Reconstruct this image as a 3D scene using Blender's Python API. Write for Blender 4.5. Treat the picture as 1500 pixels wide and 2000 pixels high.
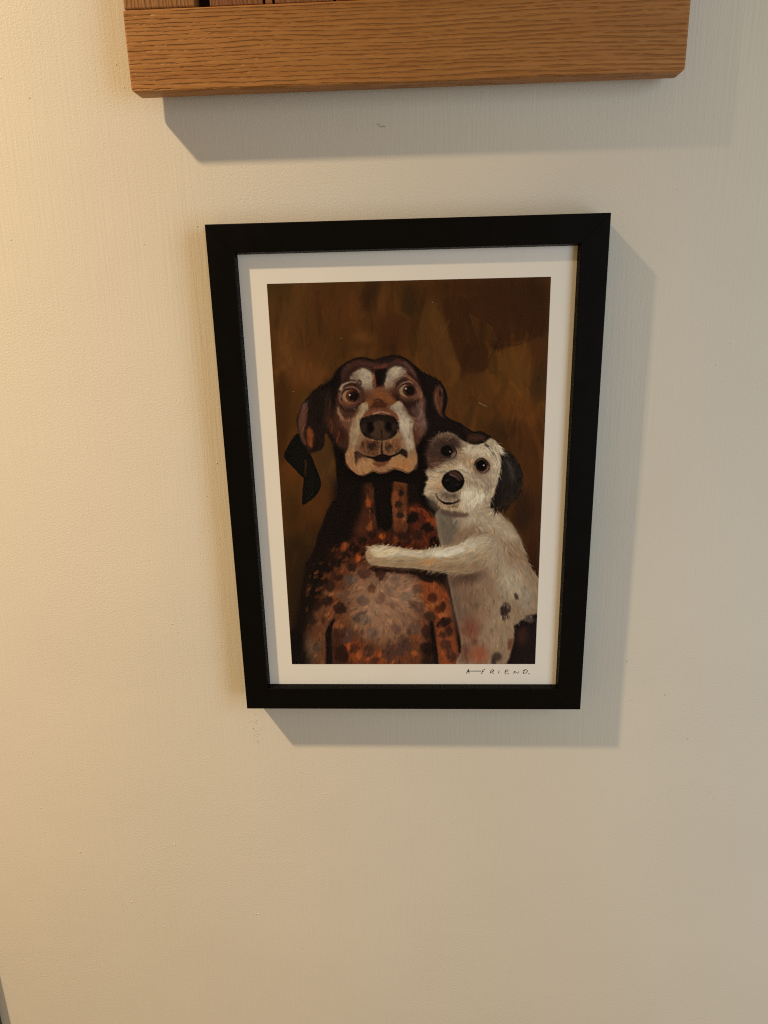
import bpy, bmesh, math, random
import numpy as np
from mathutils import Matrix, Vector

for o in list(bpy.data.objects):
    bpy.data.objects.remove(o, do_unlink=True)
scene = bpy.context.scene
COL = scene.collection

# ================================================================ camera, light, exposure
ZC = 1.50                                   # height of the picture's centre above the floor
cam_data = bpy.data.cameras.new('camera')
cam_data.sensor_fit = 'HORIZONTAL'
cam_data.sensor_width = 36.0
cam_data.lens = 33.6
cam_data.clip_start = 0.01
cam_data.clip_end = 50.0
cam = bpy.data.objects.new('camera', cam_data)
COL.objects.link(cam)
rot = Matrix(((0.998862, 0.010169, 0.046593), (0.041774, 0.284724, -0.957699), (-0.023005, 0.958555, 0.283976)))
cam.matrix_world = Matrix.Translation((0.00517, -0.44938, ZC + 0.11266)) @ rot.to_4x4()
scene.camera = cam

world = bpy.data.worlds.new('World')
scene.world = world
world.use_nodes = True
bgn = world.node_tree.nodes['Background']
bgn.inputs['Color'].default_value = (1.0, 0.63, 0.27, 1)     # lamp light bounced round the room
bgn.inputs['Strength'].default_value = 0.275


def look(o, target):
    o.rotation_euler = (Vector(target) - o.location).to_track_quat('-Z', 'Y').to_euler()


# warm ceiling spot, high on the left
ld = bpy.data.lights.new('warm_spot', 'SPOT')
ld.energy = 192
ld.color = (1.0, 0.728, 0.43)
ld.shadow_soft_size = 0.035
ld.spot_size = math.radians(68.75)
ld.spot_blend = 1.0
lo = bpy.data.objects.new('warm_spot', ld)
COL.objects.link(lo)
lo.location = (-1.018, -0.630, ZC + 1.273)
look(lo, (-0.7555, 0.0, ZC + 0.29))
# daylight from a window on the right
wd = bpy.data.lights.new('window_daylight', 'AREA')
wd.shape = 'RECTANGLE'
wd.size = 0.50
wd.size_y = 1.1
wd.energy = 6.5
wd.color = (0.60, 0.80, 0.95)
wo = bpy.data.objects.new('window_daylight', wd)
COL.objects.link(wo)
wo.location = (0.84, -0.80, ZC - 0.02)
look(wo, (0.42, 0.0, ZC - 0.38))

vs = scene.view_settings
vs.view_transform = 'Standard'
vs.look = 'None'
vs.exposure = 0.0
vs.gamma = 1.0
vs.use_curve_mapping = False
scene.render.engine = 'CYCLES'
scene.cycles.use_denoising = False
scene.cycles.filter_width = 1.05
scene.cycles.adaptive_threshold = 0.004
scene.cycles.max_bounces = 5
scene.cycles.diffuse_bounces = 3
scene.cycles.glossy_bounces = 2
scene.cycles.transparent_max_bounces = 6
scene.cycles.caustics_reflective = False


# ================================================================ helpers
def obj(name, bm, mat, parent=None, smooth=False):
    me = bpy.data.meshes.new(name)
    bm.normal_update()
    bm.to_mesh(me)
    bm.free()
    return link(name, me, mat, parent, smooth)


def link(name, me, mat, parent=None, smooth=False):
    if mat is not None:
        me.materials.append(mat)
    if smooth:
        for p in me.polygons:
            p.use_smooth = True
    o = bpy.data.objects.new(name, me)
    COL.objects.link(o)
    if parent is not None:
        o.parent = parent
    return o


def tag(o, label=None, cat=None, kind=None):
    if label:
        o['label'] = label
    if cat:
        o['category'] = cat
    if kind:
        o['kind'] = kind
    return o


def box(x0, x1, y0, y1, z0, z1, bevel=0.0, seg=2):
    bm = bmesh.new()
    bmesh.ops.create_cube(bm, size=1.0)
    for v in bm.verts:
        v.co = (x0 if v.co.x < 0 else x1, y0 if v.co.y < 0 else y1, z0 if v.co.z < 0 else z1)
    if bevel:
        bmesh.ops.bevel(bm, geom=bm.edges[:], offset=bevel, segments=seg, affect='EDGES', profile=.5)
    return bm


class N:
    """short-hand for building a node material"""

    def __init__(self, name):
        self.m = bpy.data.materials.new(name)
        self.m.use_nodes = True
        self.t = self.m.node_tree
        self.b = self.t.nodes['Principled BSDF']
        self.out = self.t.nodes['Material Output']

    def n(self, kind, **kw):
        nd = self.t.nodes.new(kind)
        for k, v in kw.items():
            if hasattr(nd, k):
                setattr(nd, k, v)
            else:
                nd.inputs[k.replace('_', ' ')].default_value = v
        return nd

    def l(self, a, b):
        self.t.links.new(a, b)

    def coords(self, scale=(1, 1, 1), loc=(0, 0, 0), rotation=(0, 0, 0)):
        c = self.n('ShaderNodeTexCoord')
        mp = self.n('ShaderNodeMapping')
        mp.inputs['Scale'].default_value = scale
        mp.inputs['Location'].default_value = loc
        mp.inputs['Rotation'].default_value = rotation
        self.l(c.outputs['Object'], mp.inputs['Vector'])
        return mp.outputs['Vector']

    def noise(self, vec, scale, detail=3., rough=.5, dist=0.):
        nd = self.n('ShaderNodeTexNoise')
        nd.inputs['Scale'].default_value = scale
        nd.inputs['Detail'].default_value = detail
        nd.inputs['Roughness'].default_value = rough
        nd.inputs['Distortion'].default_value = dist
        self.l(vec, nd.inputs['Vector'])
        return nd.outputs['Fac']

    def ramp(self, fac, stops):
        nd = self.n('ShaderNodeValToRGB')
        while len(nd.color_ramp.elements) < len(stops):
            nd.color_ramp.elements.new(.5)
        for e, (p, c) in zip(nd.color_ramp.elements, stops):
            e.position = p
            e.color = (*c, 1) if len(c) == 3 else c
        self.l(fac, nd.inputs['Fac'])
        return nd.outputs['Color']

    def math(self, op, a, b):
        nd = self.n('ShaderNodeMath', operation=op)
        for i, v in enumerate((a, b)):
            if isinstance(v, (int, float)):
                nd.inputs[i].default_value = v
            else:
                self.l(v, nd.inputs[i])
        return nd.outputs[0]

    def mix(self, fac, a, b, mode='MIX'):
        nd = self.n('ShaderNodeMix', data_type='RGBA', blend_type=mode)
        for i, v in ((0, fac), (6, a), (7, b)):
            if isinstance(v, (int, float)):
                nd.inputs[i].default_value = v
            elif isinstance(v, tuple):
                nd.inputs[i].default_value = (*v, 1) if len(v) == 3 else v
            else:
                self.l(v, nd.inputs[i])
        return nd.outputs[2]

    def bump(self, height, strength, dist):
        nd = self.n('ShaderNodeBump')
        nd.inputs['Strength'].default_value = strength
        nd.inputs['Distance'].default_value = dist
        self.l(height, nd.inputs['Height'])
        self.l(nd.outputs['Normal'], self.b.inputs['Normal'])

    def set(self, **kw):
        for k, v in kw.items():
            k = k.replace('_', ' ')
            s = self.b.inputs[k]
            if hasattr(v, 'node'):
                self.l(v, s)
            elif isinstance(v, tuple):
                s.default_value = (*v, 1)
            else:
                s.default_value = v
        return self


# ================================================================ materials
def mat_wall():
    M = N('cream_wall_paint')
    v = M.coords()
    streak = M.coords((520, 1, 20))
    orange_peel = M.noise(v, 820, 3., .6, .25)
    fine = M.noise(v, 1100, 2., .5)
    brush = M.noise(streak, 1.0, 3., .6)
    patch = M.noise(v, 7, 2., .5)                           # where the brush shows and where the roller does
    patch = M.ramp(patch, [(.30, (.12, .12, .12)), (.62, (.85, .85, .85))])
    swell = M.noise(v, 24, 2., .5)
    rolled = M.math('ADD', M.math('MULTIPLY', orange_peel, 1.0), M.math('MULTIPLY', fine, .35))
    brushed = M.math('ADD', M.math('MULTIPLY', brush, .95), M.math('MULTIPLY', fine, .30))
    nd = M.n('ShaderNodeMix', data_type='FLOAT')
    M.l(patch, nd.inputs[0])
    M.l(rolled, nd.inputs[2])
    M.l(brushed, nd.inputs[3])
    h = M.math('ADD', nd.outputs[0], M.math('MULTIPLY', swell, .8))
    M.bump(h, .40, .0008)
    tone = M.noise(v, 5, 3., .55)
    col = M.ramp(tone, [(.3, (.715, .68, .60)), (.7, (.755, .72, .635))])
    # grime specks
    speck = M.noise(v, 260, 1., .4)
    speck = M.ramp(speck, [(.775, (0, 0, 0)), (.80, (1, 1, 1))])
    where = M.ramp(M.noise(v, 9, 1., .4), [(.52, (0, 0, 0)), (.66, (1, 1, 1))])
    col = M.mix(M.math('MULTIPLY', M.math('MULTIPLY', speck, where), .55), col, (.30, .25, .19))
    M.set(Base_Color=col, Roughness=.62, Specular_IOR_Level=.32)
    return M.m


def mat_oak(name, along, seed, light, dark, pore):
    """oak with open pores; along = 'x' or 'z', the way the grain runs"""
    M = N(name)
    L, T = 22, 520

    def sc(a, b):
        return (a, b, b) if along == 'x' else (b, b, a)
    off = (seed * 1.7, seed * .9, seed * 2.3)
    wob = M.noise(M.coords(sc(14, 30), off), 1., 2., .5)
    base = M.noise(M.coords(sc(5, 150), off), 1., 4., .6, .35)
    # growth rings: wavy lines a few millimetres apart, broken up into open pores
    wave = M.n('ShaderNodeTexWave', wave_type='BANDS', bands_direction='Z' if along == 'x' else 'X', wave_profile='SIN')
    for k, val in (('Scale', 1.0), ('Distortion', 13.0), ('Detail', 4.0), ('Detail Scale', .42), ('Detail Roughness', .62)):
        wave.inputs[k].default_value = val
    M.l(M.coords(sc(16, 150), off), wave.inputs['Vector'])
    ring = wave.outputs['Fac']
    dash = M.ramp(M.noise(M.coords(sc(85, 520), off), 1., 2.5, .6, .5), [(.40, (0, 0, 0)), (.56, (1, 1, 1))])
    flick = M.ramp(M.noise(M.coords(sc(120, 1500), off), 1., 2., .6), [(.50, (0, 0, 0)), (.66, (1, 1, 1))])
    line = M.ramp(ring, [(.50, (0, 0, 0)), (.88, (1, 1, 1))])
    grain = M.math('MULTIPLY', line, M.math('ADD', M.math('MULTIPLY', dash, .80), .12))
    col = M.ramp(base, [(.30, dark), (.72, light)])
    col = M.mix(M.math('MULTIPLY', wob, .45), col, light)
    col = M.mix(M.math('MULTIPLY', ring, .25), col, dark)
    col = M.mix(M.math('MULTIPLY', flick, .22), col, pore)
    col = M.mix(M.math('MULTIPLY', grain, .46), col, pore)
    M.bump(M.math('SUBTRACT', M.math('MULTIPLY', base, .3), M.math('MULTIPLY', grain, 1.0)), .6, .0007)
    M.set(Base_Color=col, Roughness=.50, Specular_IOR_Level=.30)
    return M.m


def mat_black():
    M = N('satin_black_paint')
    v = M.coords()
    n = M.noise(v, 900, 2., .5)
    r = M.ramp(M.noise(v, 60, 3., .6), [(.3, (.36, .36, .36)), (.7, (.52, .52, .52))])
    M.bump(n, .12, .0002)
    M.set(Base_Color=(.0028, .0025, .0022), Roughness=r, Specular_IOR_Level=.09)
    return M.m


def mat_paper():
    M = N('off_white_paper')
    v = M.coords()
    n = M.noise(v, 1500, 3., .6)
    col = M.ramp(M.noise(v, 40, 2., .5), [(.3, (.885, .87, .825)), (.7, (.90, .885, .84))])
    M.bump(n, .10, .0002)
    M.set(Base_Color=col, Roughness=.75, Specular_IOR_Level=.2)
    return M.m


def mat_print():
    M = N('printed_picture')
    at = M.n('ShaderNodeAttribute', attribute_name='ink')
    g = M.noise(M.coords(), 2600, 2., .6)
    col = M.mix(.10, at.outputs['Color'], M.ramp(g, [(.3, (.25, .25, .25)), (.7, (.75, .75, .75))]), 'SOFT_LIGHT')
    M.set(Base_Color=col, Roughness=.6, Specular_IOR_Level=.03)
    return M.m


def mat_glass():
    M = N('picture_glass')
    tr = M.n('ShaderNodeBsdfTransparent')
    gl = M.n('ShaderNodeBsdfGlossy')
    gl.inputs['Roughness'].default_value = .03
    lw = M.n('ShaderNodeLayerWeight')          # even for both faces of the pane
    lw.inputs['Blend'].default_value = .5
    fac = M.math('ADD', M.math('MULTIPLY', M.math('POWER', lw.outputs['Facing'], 5.), .5), .004)
    ms = M.n('ShaderNodeMixShader')
    M.l(fac, ms.inputs[0])
    M.l(tr.outputs[0], ms.inputs[1])
    M.l(gl.outputs[0], ms.inputs[2])
    M.l(ms.outputs[0], M.out.inputs['Surface'])
    return M.m


def mat_plain(name, col, rough=.6, scale=300, spec=.3):
    M = N(name)
    v = M.coords()
    n = M.noise(v, scale, 3., .6)
    c = M.ramp(n, [(.25, tuple(x * .85 for x in col)), (.75, tuple(min(x * 1.12, 1) for x in col))])
    M.bump(n, .2, .0004)
    M.set(Base_Color=c, Roughness=rough, Specular_IOR_Level=spec)
    return M.m


WALL = mat_wall()
OAK_RAIL = mat_oak('oak_rail_grain', 'x', 1.0, (.46, .218, .064), (.33, .135, .034), (.16, .055, .014))
OAK_STILE = mat_oak('oak_stile_grain', 'z', 2.0, (.40, .195, .066), (.27, .115, .036), (.12, .043, .013))
OAK_SLAT = mat_oak('oak_slat_grain', 'z', 3.6, (.33, .140, .050), (.21, .078, .027), (.09, .030, .010))
BLACK = mat_black()
PAPER = mat_paper()
PRINT = mat_print()
GLASS = mat_glass()
INK = mat_plain('grey_black_pencil', (.05, .042, .036), .8)
BOARD = mat_plain('brown_backing_board', (.22, .15, .09), .8)
DARKGAP = mat_plain('near_black_backing', (.020, .012, .008), .8)  # near-black sheet behind the slats, so the gaps between them come out dark
TRIM = mat_oak('brown_stained_trim', 'z', 7.3, (.105, .062, .030), (.075, .042, .020), (.04, .021, .010))
CHIP = mat_plain('raised_paint_drip', (.74, .70, .60), .55)
BRISTLE = mat_plain('brush_bristle', (.10, .075, .05), .7)

# ================================================================ the setting: wall
wall = tag(obj('wall', box(-1.6, 1.6, 0.0, 0.12, 0.0, 2.5), WALL), kind='structure')


def lump(bm, x, z, r, h):
    """a nib of dried paint, a few tenths of a millimetre proud of the wall"""
    ring = []
    top = bm.verts.new((x, -h, ZC + z))
    k = 9
    lo_ = [bm.verts.new((x + r * math.cos(2 * math.pi * i / k), .0002, ZC + z + r * math.sin(2 * math.pi * i / k))) for i in range(k)]
    mid = [bm.verts.new((x + .7 * r * math.cos(2 * math.pi * i / k), -h * .7, ZC + z + .7 * r * math.sin(2 * math.pi * i / k))) for i in range(k)]
    for i in range(k):
        j = (i + 1) % k
        bm.faces.new((lo_[i], lo_[j], mid[j], mid[i]))
        bm.faces.new((mid[i], mid[j], top))
    return ring


rnd = random.Random(5)
bm = bmesh.new()
for x, z, r in [(-.1259, -.3519, .0011), (-.1239, -.3519, .0011), (-.1284, -.3520, .0007), (.1066, -.3359, .0009), (.1030, -.3355, .0006), (.108, -.3362, .0006),
                (-.2600, -.2940, .0013), (-.1842, -.2862, .0012), (-.262, -.330, .0010), (-.2250, -.3420, .0011)]:
    lump(bm, x, z, r * .7, r * .22)
for _ in range(110):
    lump(bm, rnd.uniform(-.34, .28), rnd.uniform(-.45, .27), rnd.uniform(.0003, .0006), rnd.uniform(.00012, .0003))
tag(obj('paint_nib', bm, CHIP, wall, True), kind='stuff')


def tube(pts, r, sides=5):
    bm = bmesh.new()
    rings = []
    for i, p in enumerate(pts):
        a = Vector(pts[max(i - 1, 0)])
        b = Vector(pts[min(i + 1, len(pts) - 1)])
        d = (b - a).normalized()
        u = d.cross(Vector((0, 1, 0))).normalized()
        w = d.cross(u)
        rings.append([bm.verts.new(Vector(p) + (u * math.cos(2 * math.pi * k / sides) + w * math.sin(2 * math.pi * k / sides)) * r) for k in range(sides)])
    for i in range(len(rings) - 1):
        for k in range(sides):
            bm.faces.new((rings[i][k], rings[i][(k + 1) % sides], rings[i + 1][(k + 1) % sides], rings[i + 1][k]))
    return bm


obj('brush_bristle', tube([(-.0150, -.0004, ZC + .2080), (-.0140, -.0008, ZC + .2066), (-.0125, -.0009, ZC + .2060), (-.0108, -.0005, ZC + .2062)], .00008), BRISTLE, wall)
# dirt flecks left on the paint below the frame's left corner
bm = bmesh.new()
for _ in range(34):
    x = -.1140 + rnd.gauss(0, .0022)
    z = -.1760 + rnd.uniform(-.020, .006)
    lump(bm, x, z, rnd.uniform(.00013, .0003), .00012)
for _ in range(26):
    lump(bm, -.131 + rnd.gauss(0, .006), rnd.uniform(-.14, .0), rnd.uniform(.00013, .00028), .00012)
tag(obj('dirt_fleck', bm, BRISTLE, wall, True), kind='stuff')

# brown upright whose edge just shows in the lower left corner
trim = bpy.data.objects.new('wooden_upright', None)
COL.objects.link(trim)
trim.location = (-.385, 0, 0)
tag(trim, 'dark brown upright wood casing cut off by the lower left corner', 'casing', 'thing')
o = obj('casing_board', box(-.035, .0310, -.0075, 0.0, 0.02, 2.3, .0012), TRIM, trim)

INK_GAIN = (1.48, 1.86, 2.6)          # print colours are what they are under neutral light

# ---------------------------------------------------------------- the printed picture, painted stroke by stroke
PX0, PY0, PW, PH = 512, 532, 572, 774        # extent of the sketch sheet the picture is drawn on


class Canvas:
    """A small oil-paint engine: soft shapes, tapered bristle strokes, smears along a flow."""

    def __init__(self, seed=4):
        self.c = np.zeros((PH, PW, 3), np.float32)
        self.r = np.random.RandomState(seed)
        self.guides = None

    @staticmethod
    def spline(pts, closed=True, n=7):
        p = np.array(pts, float)
        if closed:
            q = np.vstack([p[-1], p, p[0], p[1]])
        else:
            q = np.vstack([2 * p[0] - p[1], p, 2 * p[-1] - p[-2]])
        out = []
        for i in range(1, len(q) - 2):
            a, b, c, d = q[i - 1], q[i], q[i + 1], q[i + 2]
            for t in np.linspace(0, 1, n, endpoint=False):
                out.append(.5 * ((2 * b) + (c - a) * t + (2 * a - 5 * b + 4 * c - d) * t * t + (3 * b - a - 3 * c + d) * t ** 3))
        if not closed:
            out.append(p[-1])
        return np.array(out)

    @staticmethod
    def blur(m, s):
        if s < .3:
            return m
        k = int(math.ceil(s * 2.6))
        w = np.exp(-.5 * (np.arange(-k, k + 1) / s) ** 2)
        w /= w.sum()
        for ax in (0, 1):
            pad = [(0, 0), (0, 0)]
            pad[ax] = (k, k)
            q = np.pad(m, pad, mode='edge')
            n = m.shape[ax]
            m = sum(w[j] * (q[j:j + n] if ax == 0 else q[:, j:j + n]) for j in range(2 * k + 1))
        return m

    def mask(self, poly, feather):
        g = int(feather * 3 + 3)
        x0 = max(int(poly[:, 0].min()) - PX0 - g, 0)
        x1 = min(int(poly[:, 0].max()) - PX0 + g + 1, PW)
        y0 = max(int(poly[:, 1].min()) - PY0 - g, 0)
        y1 = min(int(poly[:, 1].max()) - PY0 + g + 1, PH)
        if x1 <= x0 or y1 <= y0:
            return None
        X, Y = np.meshgrid(np.arange(x0, x1) + PX0 + .5, np.arange(y0, y1) + PY0 + .5)
        ins = np.zeros(X.shape, bool)
        a = poly
        b = np.roll(poly, -1, 0)
        for (ax_, ay), (bx, by) in zip(a, b):
            if ay == by:
                continue
            ins ^= ((ay > Y) != (by > Y)) & (X < (bx - ax_) * (Y - ay) / (by - ay) + ax_)
        return self.blur(ins.astype(np.float32), feather), (slice(y0, y1), slice(x0, x1))

    def shape(self, pts, col, f=1., a=1., smooth=True, n=7):
        poly = self.spline(pts, True, n) if smooth else np.array(pts, float)
        r = self.mask(poly, f * .62 if f < 4 else f * .9)
        if r is None:
            return
        m, s = r
        m = (m * a)[..., None]
        self.c[s] = self.c[s] * (1 - m) + np.array(col, np.float32) * m

    def spot(self, x, y, rx, ry, col, f=1.5, a=1., rot=0., wob=.0):
        t = np.linspace(0, 2 * math.pi, 18, endpoint=False)
        k = 1 + wob * self.r.uniform(-1, 1, 18)
        ex, ey = rx * np.cos(t) * k, ry * np.sin(t) * k
        c, s = math.cos(rot), math.sin(rot)
        self.shape(np.stack([x + ex * c - ey * s, y + ex * s + ey * c], 1), col, f, a, n=3)

    def line(self, pts, w0, col, a=1., w1=None, f=.5, n=8):
        """a tapered stroke through points"""
        p = self.spline(pts, False, n)
        w1 = w0 if w1 is None else w1
        w = np.linspace(w0, w1, len(p)) / 2
        d = np.gradient(p, axis=0)
        d /= np.linalg.norm(d, axis=1)[:, None] + 1e-9
        nrm = np.stack([-d[:, 1], d[:, 0]], 1)
        self.shape(np.vstack([p + nrm * w[:, None], (p - nrm * w[:, None])[::-1]]), col, f, a, smooth=False)

    def hair(self, x, y, ang, L, w, col, a, bend=0.):
        """one short brush hair, tapered to its tip"""
        n = max(int(L / 1.6), 3)
        t = np.linspace(0, 1, n)
        th = ang + bend * t
        px = x - PX0 + np.cumsum(np.cos(th)) * L / n
        py = y - PY0 + np.cumsum(np.sin(th)) * L / n
        g = w + 1.5
        x0, x1 = max(int(px.min() - g), 0), min(int(px.max() + g) + 2, PW)
        y0, y1 = max(int(py.min() - g), 0), min(int(py.max() + g) + 2, PH)
        if x1 <= x0 or y1 <= y0:
            return
        X, Y = np.meshgrid(np.arange(x0, x1) + .5, np.arange(y0, y1) + .5)
        rad = w * .5 * np.sqrt(np.clip(1 - t, 0, 1)) + .25
        d = np.min(np.hypot(X[..., None] - px, Y[..., None] - py) - rad, axis=2)
        m = (np.clip(.5 - d, 0, 1) * a)[..., None].astype(np.float32)
        s = (slice(y0, y1), slice(x0, x1))
        self.c[s] = self.c[s] * (1 - m) + np.array(col, np.float32) * m

    def flow(self, x, y):
        g = self.guides
        w = 1 / ((g[:, 0] - x) ** 2 + (g[:, 1] - y) ** 2 + 60.) ** 1.5
        return math.atan2((np.sin(g[:, 2]) * w).sum(), (np.cos(g[:, 2]) * w).sum())

    def at(self, x, y):
        i = min(max(int(y) - PY0, 0), PH - 1)
        j = min(max(int(x) - PX0, 0), PW - 1)
        return self.c[i, j].copy()

    def smear(self, pts, n, L, w, jit=.14, a=.6, spread=.25, warm=.06, ang=None, lift=0.):
        """drag the colour that is already there along the flow, hair by hair"""
        poly = self.spline(pts, True, 5)
        r = self.mask(poly, .3)
        if r is None:
            return
        m, s = r
        ys, xs = np.nonzero(m > .5)
        if not len(ys):
            return
        pick = self.r.randint(0, len(ys), n)
        for k in pick:
            x, y = xs[k] + s[1].start + PX0 + self.r.rand(), ys[k] + s[0].start + PY0 + self.r.rand()
            col = self.at(x, y)
            q = 1 + lift + self.r.normal(0, jit)
            col = col * q * (1 + np.array([1, 0, -1]) * self.r.normal(0, warm))
            th = (self.flow(x, y) if ang is None else ang) + self.r.normal(0, spread)
            l = L * self.r.uniform(.6, 1.4)
            self.hair(x - math.cos(th) * l / 2, y - math.sin(th) * l / 2, th, l, w * self.r.uniform(.6, 1.4),
                      np.clip(col, 2, 255), a * self.r.uniform(.5, 1), self.r.normal(0, .15))

    def dabs(self, pts, n, rad, cols=None, k=(.62, 1.4), a=.6):
        """loose small touches of the brush, darker and lighter than what lies under them"""
        m, s = self.mask(self.spline(pts, True, 5), .3)
        ys, xs = np.nonzero(m > .5)
        for i in self.r.randint(0, len(ys), n):
            x, y = xs[i] + s[1].start + PX0, ys[i] + s[0].start + PY0
            c = self.at(x, y) * self.r.choice(k) if cols is None else np.array(cols[self.r.randint(len(cols))])
            q = rad * self.r.uniform(.5, 1.3)
            self.spot(x, y, q * 1.5, q * .8, np.clip(c, 4, 215), 1.2, a * self.r.uniform(.5, 1), self.flow(x, y) + self.r.normal(0, .4), .3)

    def tuft(self, pts, n, L, w, col, a=.8, ang=None, spread=.3, jit=.12):
        """hairs of one colour set along an open line"""
        p = self.spline(pts, False, 10)
        for k in self.r.randint(0, len(p), n):
            x, y = p[k] + self.r.normal(0, 1.2, 2)
            th = (self.flow(x, y) if ang is None else ang) + self.r.normal(0, spread)
            c = np.array(col) * (1 + self.r.normal(0, jit))
            self.hair(x, y, th, L * self.r.uniform(.6, 1.35), w * self.r.uniform(.7, 1.3), np.clip(c, 2, 255),
                      a * self.r.uniform(.6, 1), self.r.normal(0, .2))


def paint_picture():
    P = Canvas()
    R = P.r
    D = math.radians
    # ---- ground: scumbled brown
    P.c[:] = (66, 37, 13)
    P.guides = np.array([(500, 500, D(95)), (1100, 500, D(80)), (600, 900, D(100)), (1000, 800, D(85)), (800, 620, D(85))])
    bg = [
        (560, 600, 45, 60, (71, 44, 17), 18), (545, 560, 30, 25, (56, 34, 13), 12), (590, 560, 20, 60, (78, 48, 19), 12),
        (640, 600, 55, 50, (67, 37, 13), 18), (700, 620, 60, 40, (74, 39, 14), 18), (600, 725, 50, 34, (88, 48, 19), 12),
        (560, 690, 22, 60, (80, 46, 18), 10), (712, 656, 26, 12, (88, 50, 20), 6), (702, 690, 12, 8, (86, 50, 22), 5),
        (735, 640, 50, 14, (66, 37, 12), 8), (765, 650, 30, 40, (60, 30, 12), 12), (640, 690, 50, 28, (66, 38, 13), 12),
        (722, 585, 12, 24, (47, 25, 11), 6), (745, 575, 9, 40, (80, 47, 18), 7), (800, 590, 20, 38, (44, 26, 10), 9),
        (870, 575, 60, 22, (60, 31, 11), 12), (930, 560, 90, 16, (54, 27, 10), 10), (1000, 570, 60, 35, (50, 25, 9), 14),
        (840, 640, 22, 60, (72, 42, 15), 10), (1045, 600, 26, 60, (42, 23, 9), 12), (860, 700, 40, 70, (72, 41, 15), 12),
        (1000, 760, 60, 90, (84, 46, 15), 14), (1020, 830, 40, 60, (82, 42, 14), 14), (920, 790, 50, 40, (74, 41, 15), 14),
        (1050, 740, 14, 50, (48, 29, 11), 9), (1046, 690, 16, 30, (66, 33, 12), 8), (880, 760, 40, 30, (72, 40, 14), 12),
        (550, 830, 16, 90, (52, 28, 10), 9), (600, 810, 18, 60, (66, 40, 15), 10), (572, 920, 26, 22, (78, 40, 13), 8),
        (640, 920, 22, 60, (60, 38, 18), 8), (640, 980, 22, 40, (66, 34, 12), 8), (590, 1010, 40, 36, (68, 36, 13), 10),
        (572, 1000, 18, 40, (52, 30, 11), 9), (580, 1090, 30, 60, (36, 22, 9), 12), (575, 1180, 22, 70, (32, 20, 8), 10),
        (615, 1040, 20, 24, (46, 26, 10), 9), (1040, 900, 30, 60, (66, 34, 12), 14), (1040, 1000, 26, 60, (54, 27, 12), 14),
        (1020, 1000, 20, 40, (40, 22, 11), 10), (1040, 1090, 20, 50, (48, 23, 11), 10), (985, 840, 34, 22, (50, 28, 12), 9),
        (1010, 870, 22, 20, (60, 33, 13), 9),
    ]
    for x, y, rx, ry, col, f in bg:
        P.spot(x, y, rx, ry, col, f, .85, wob=.2)
    # broad visible brush marks
    P.shape([(864, 590), (905, 580), (930, 625), (948, 670), (956, 712), (930, 728), (905, 722), (885, 680)], (51, 26, 9), 3.5, .9)
    P.shape([(905, 585), (1020, 575), (1058, 600), (1060, 648), (1010, 668), (968, 684), (945, 655)], (51, 25, 9), 4, .85)
    P.line([(958, 684), (985, 674), (1012, 672), (1058, 650)], 4, (40, 20, 8), .6, 2, 1.5)
    P.shape([(838, 600), (852, 598), (872, 650), (896, 730), (880, 742), (858, 690)], (76, 45, 16), 4, .7)
    for k in range(9):
        x = 925 + k * 5.2
        P.line([(x - 8, 612 + 3 * k), (x + 2, 645 + 2 * k), (x + 12, 676 - k)], 3.2, (80, 49, 17), .45, 1.2, 1.)
    for k in range(14):
        x, y = 965 + R.rand() * 70, 690 + R.rand() * 60
        P.line([(x, y), (x + R.normal(0, 2), y + 60 + R.rand() * 90)], 4, (92, 50, 16), .22, 2, 1.6)
    P.shape([(955, 700), (972, 685), (1030, 676), (1036, 740), (1000, 780), (960, 760)], (84, 48, 16), 5, .6)
    P.shape([(700, 600), (716, 548), (744, 545), (738, 575), (722, 600), (708, 606)], (46, 25, 10), 5, .75)
    whole = [(512, 532), (1084, 532), (1084, 1306), (512, 1306)]
    for _ in range(70):
        x, y = R.uniform(515, 1080), R.uniform(535, 900)
        k = R.choice([.72, .84, 1.14, 1.28])
        P.line([(x, y), (x + R.normal(0, 8), y + 25), (x + R.normal(0, 14), y + R.uniform(40, 90))], R.uniform(8, 22), np.clip(P.at(x, y) * k, 4, 110), .32, R.uniform(6, 16), 2.4)
    P.smear(whole, 1100, 46, 7, .12, .30, .35, .05)
    P.smear(whole, 3000, 22, 2.6, .12, .30, .25, .05)

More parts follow.
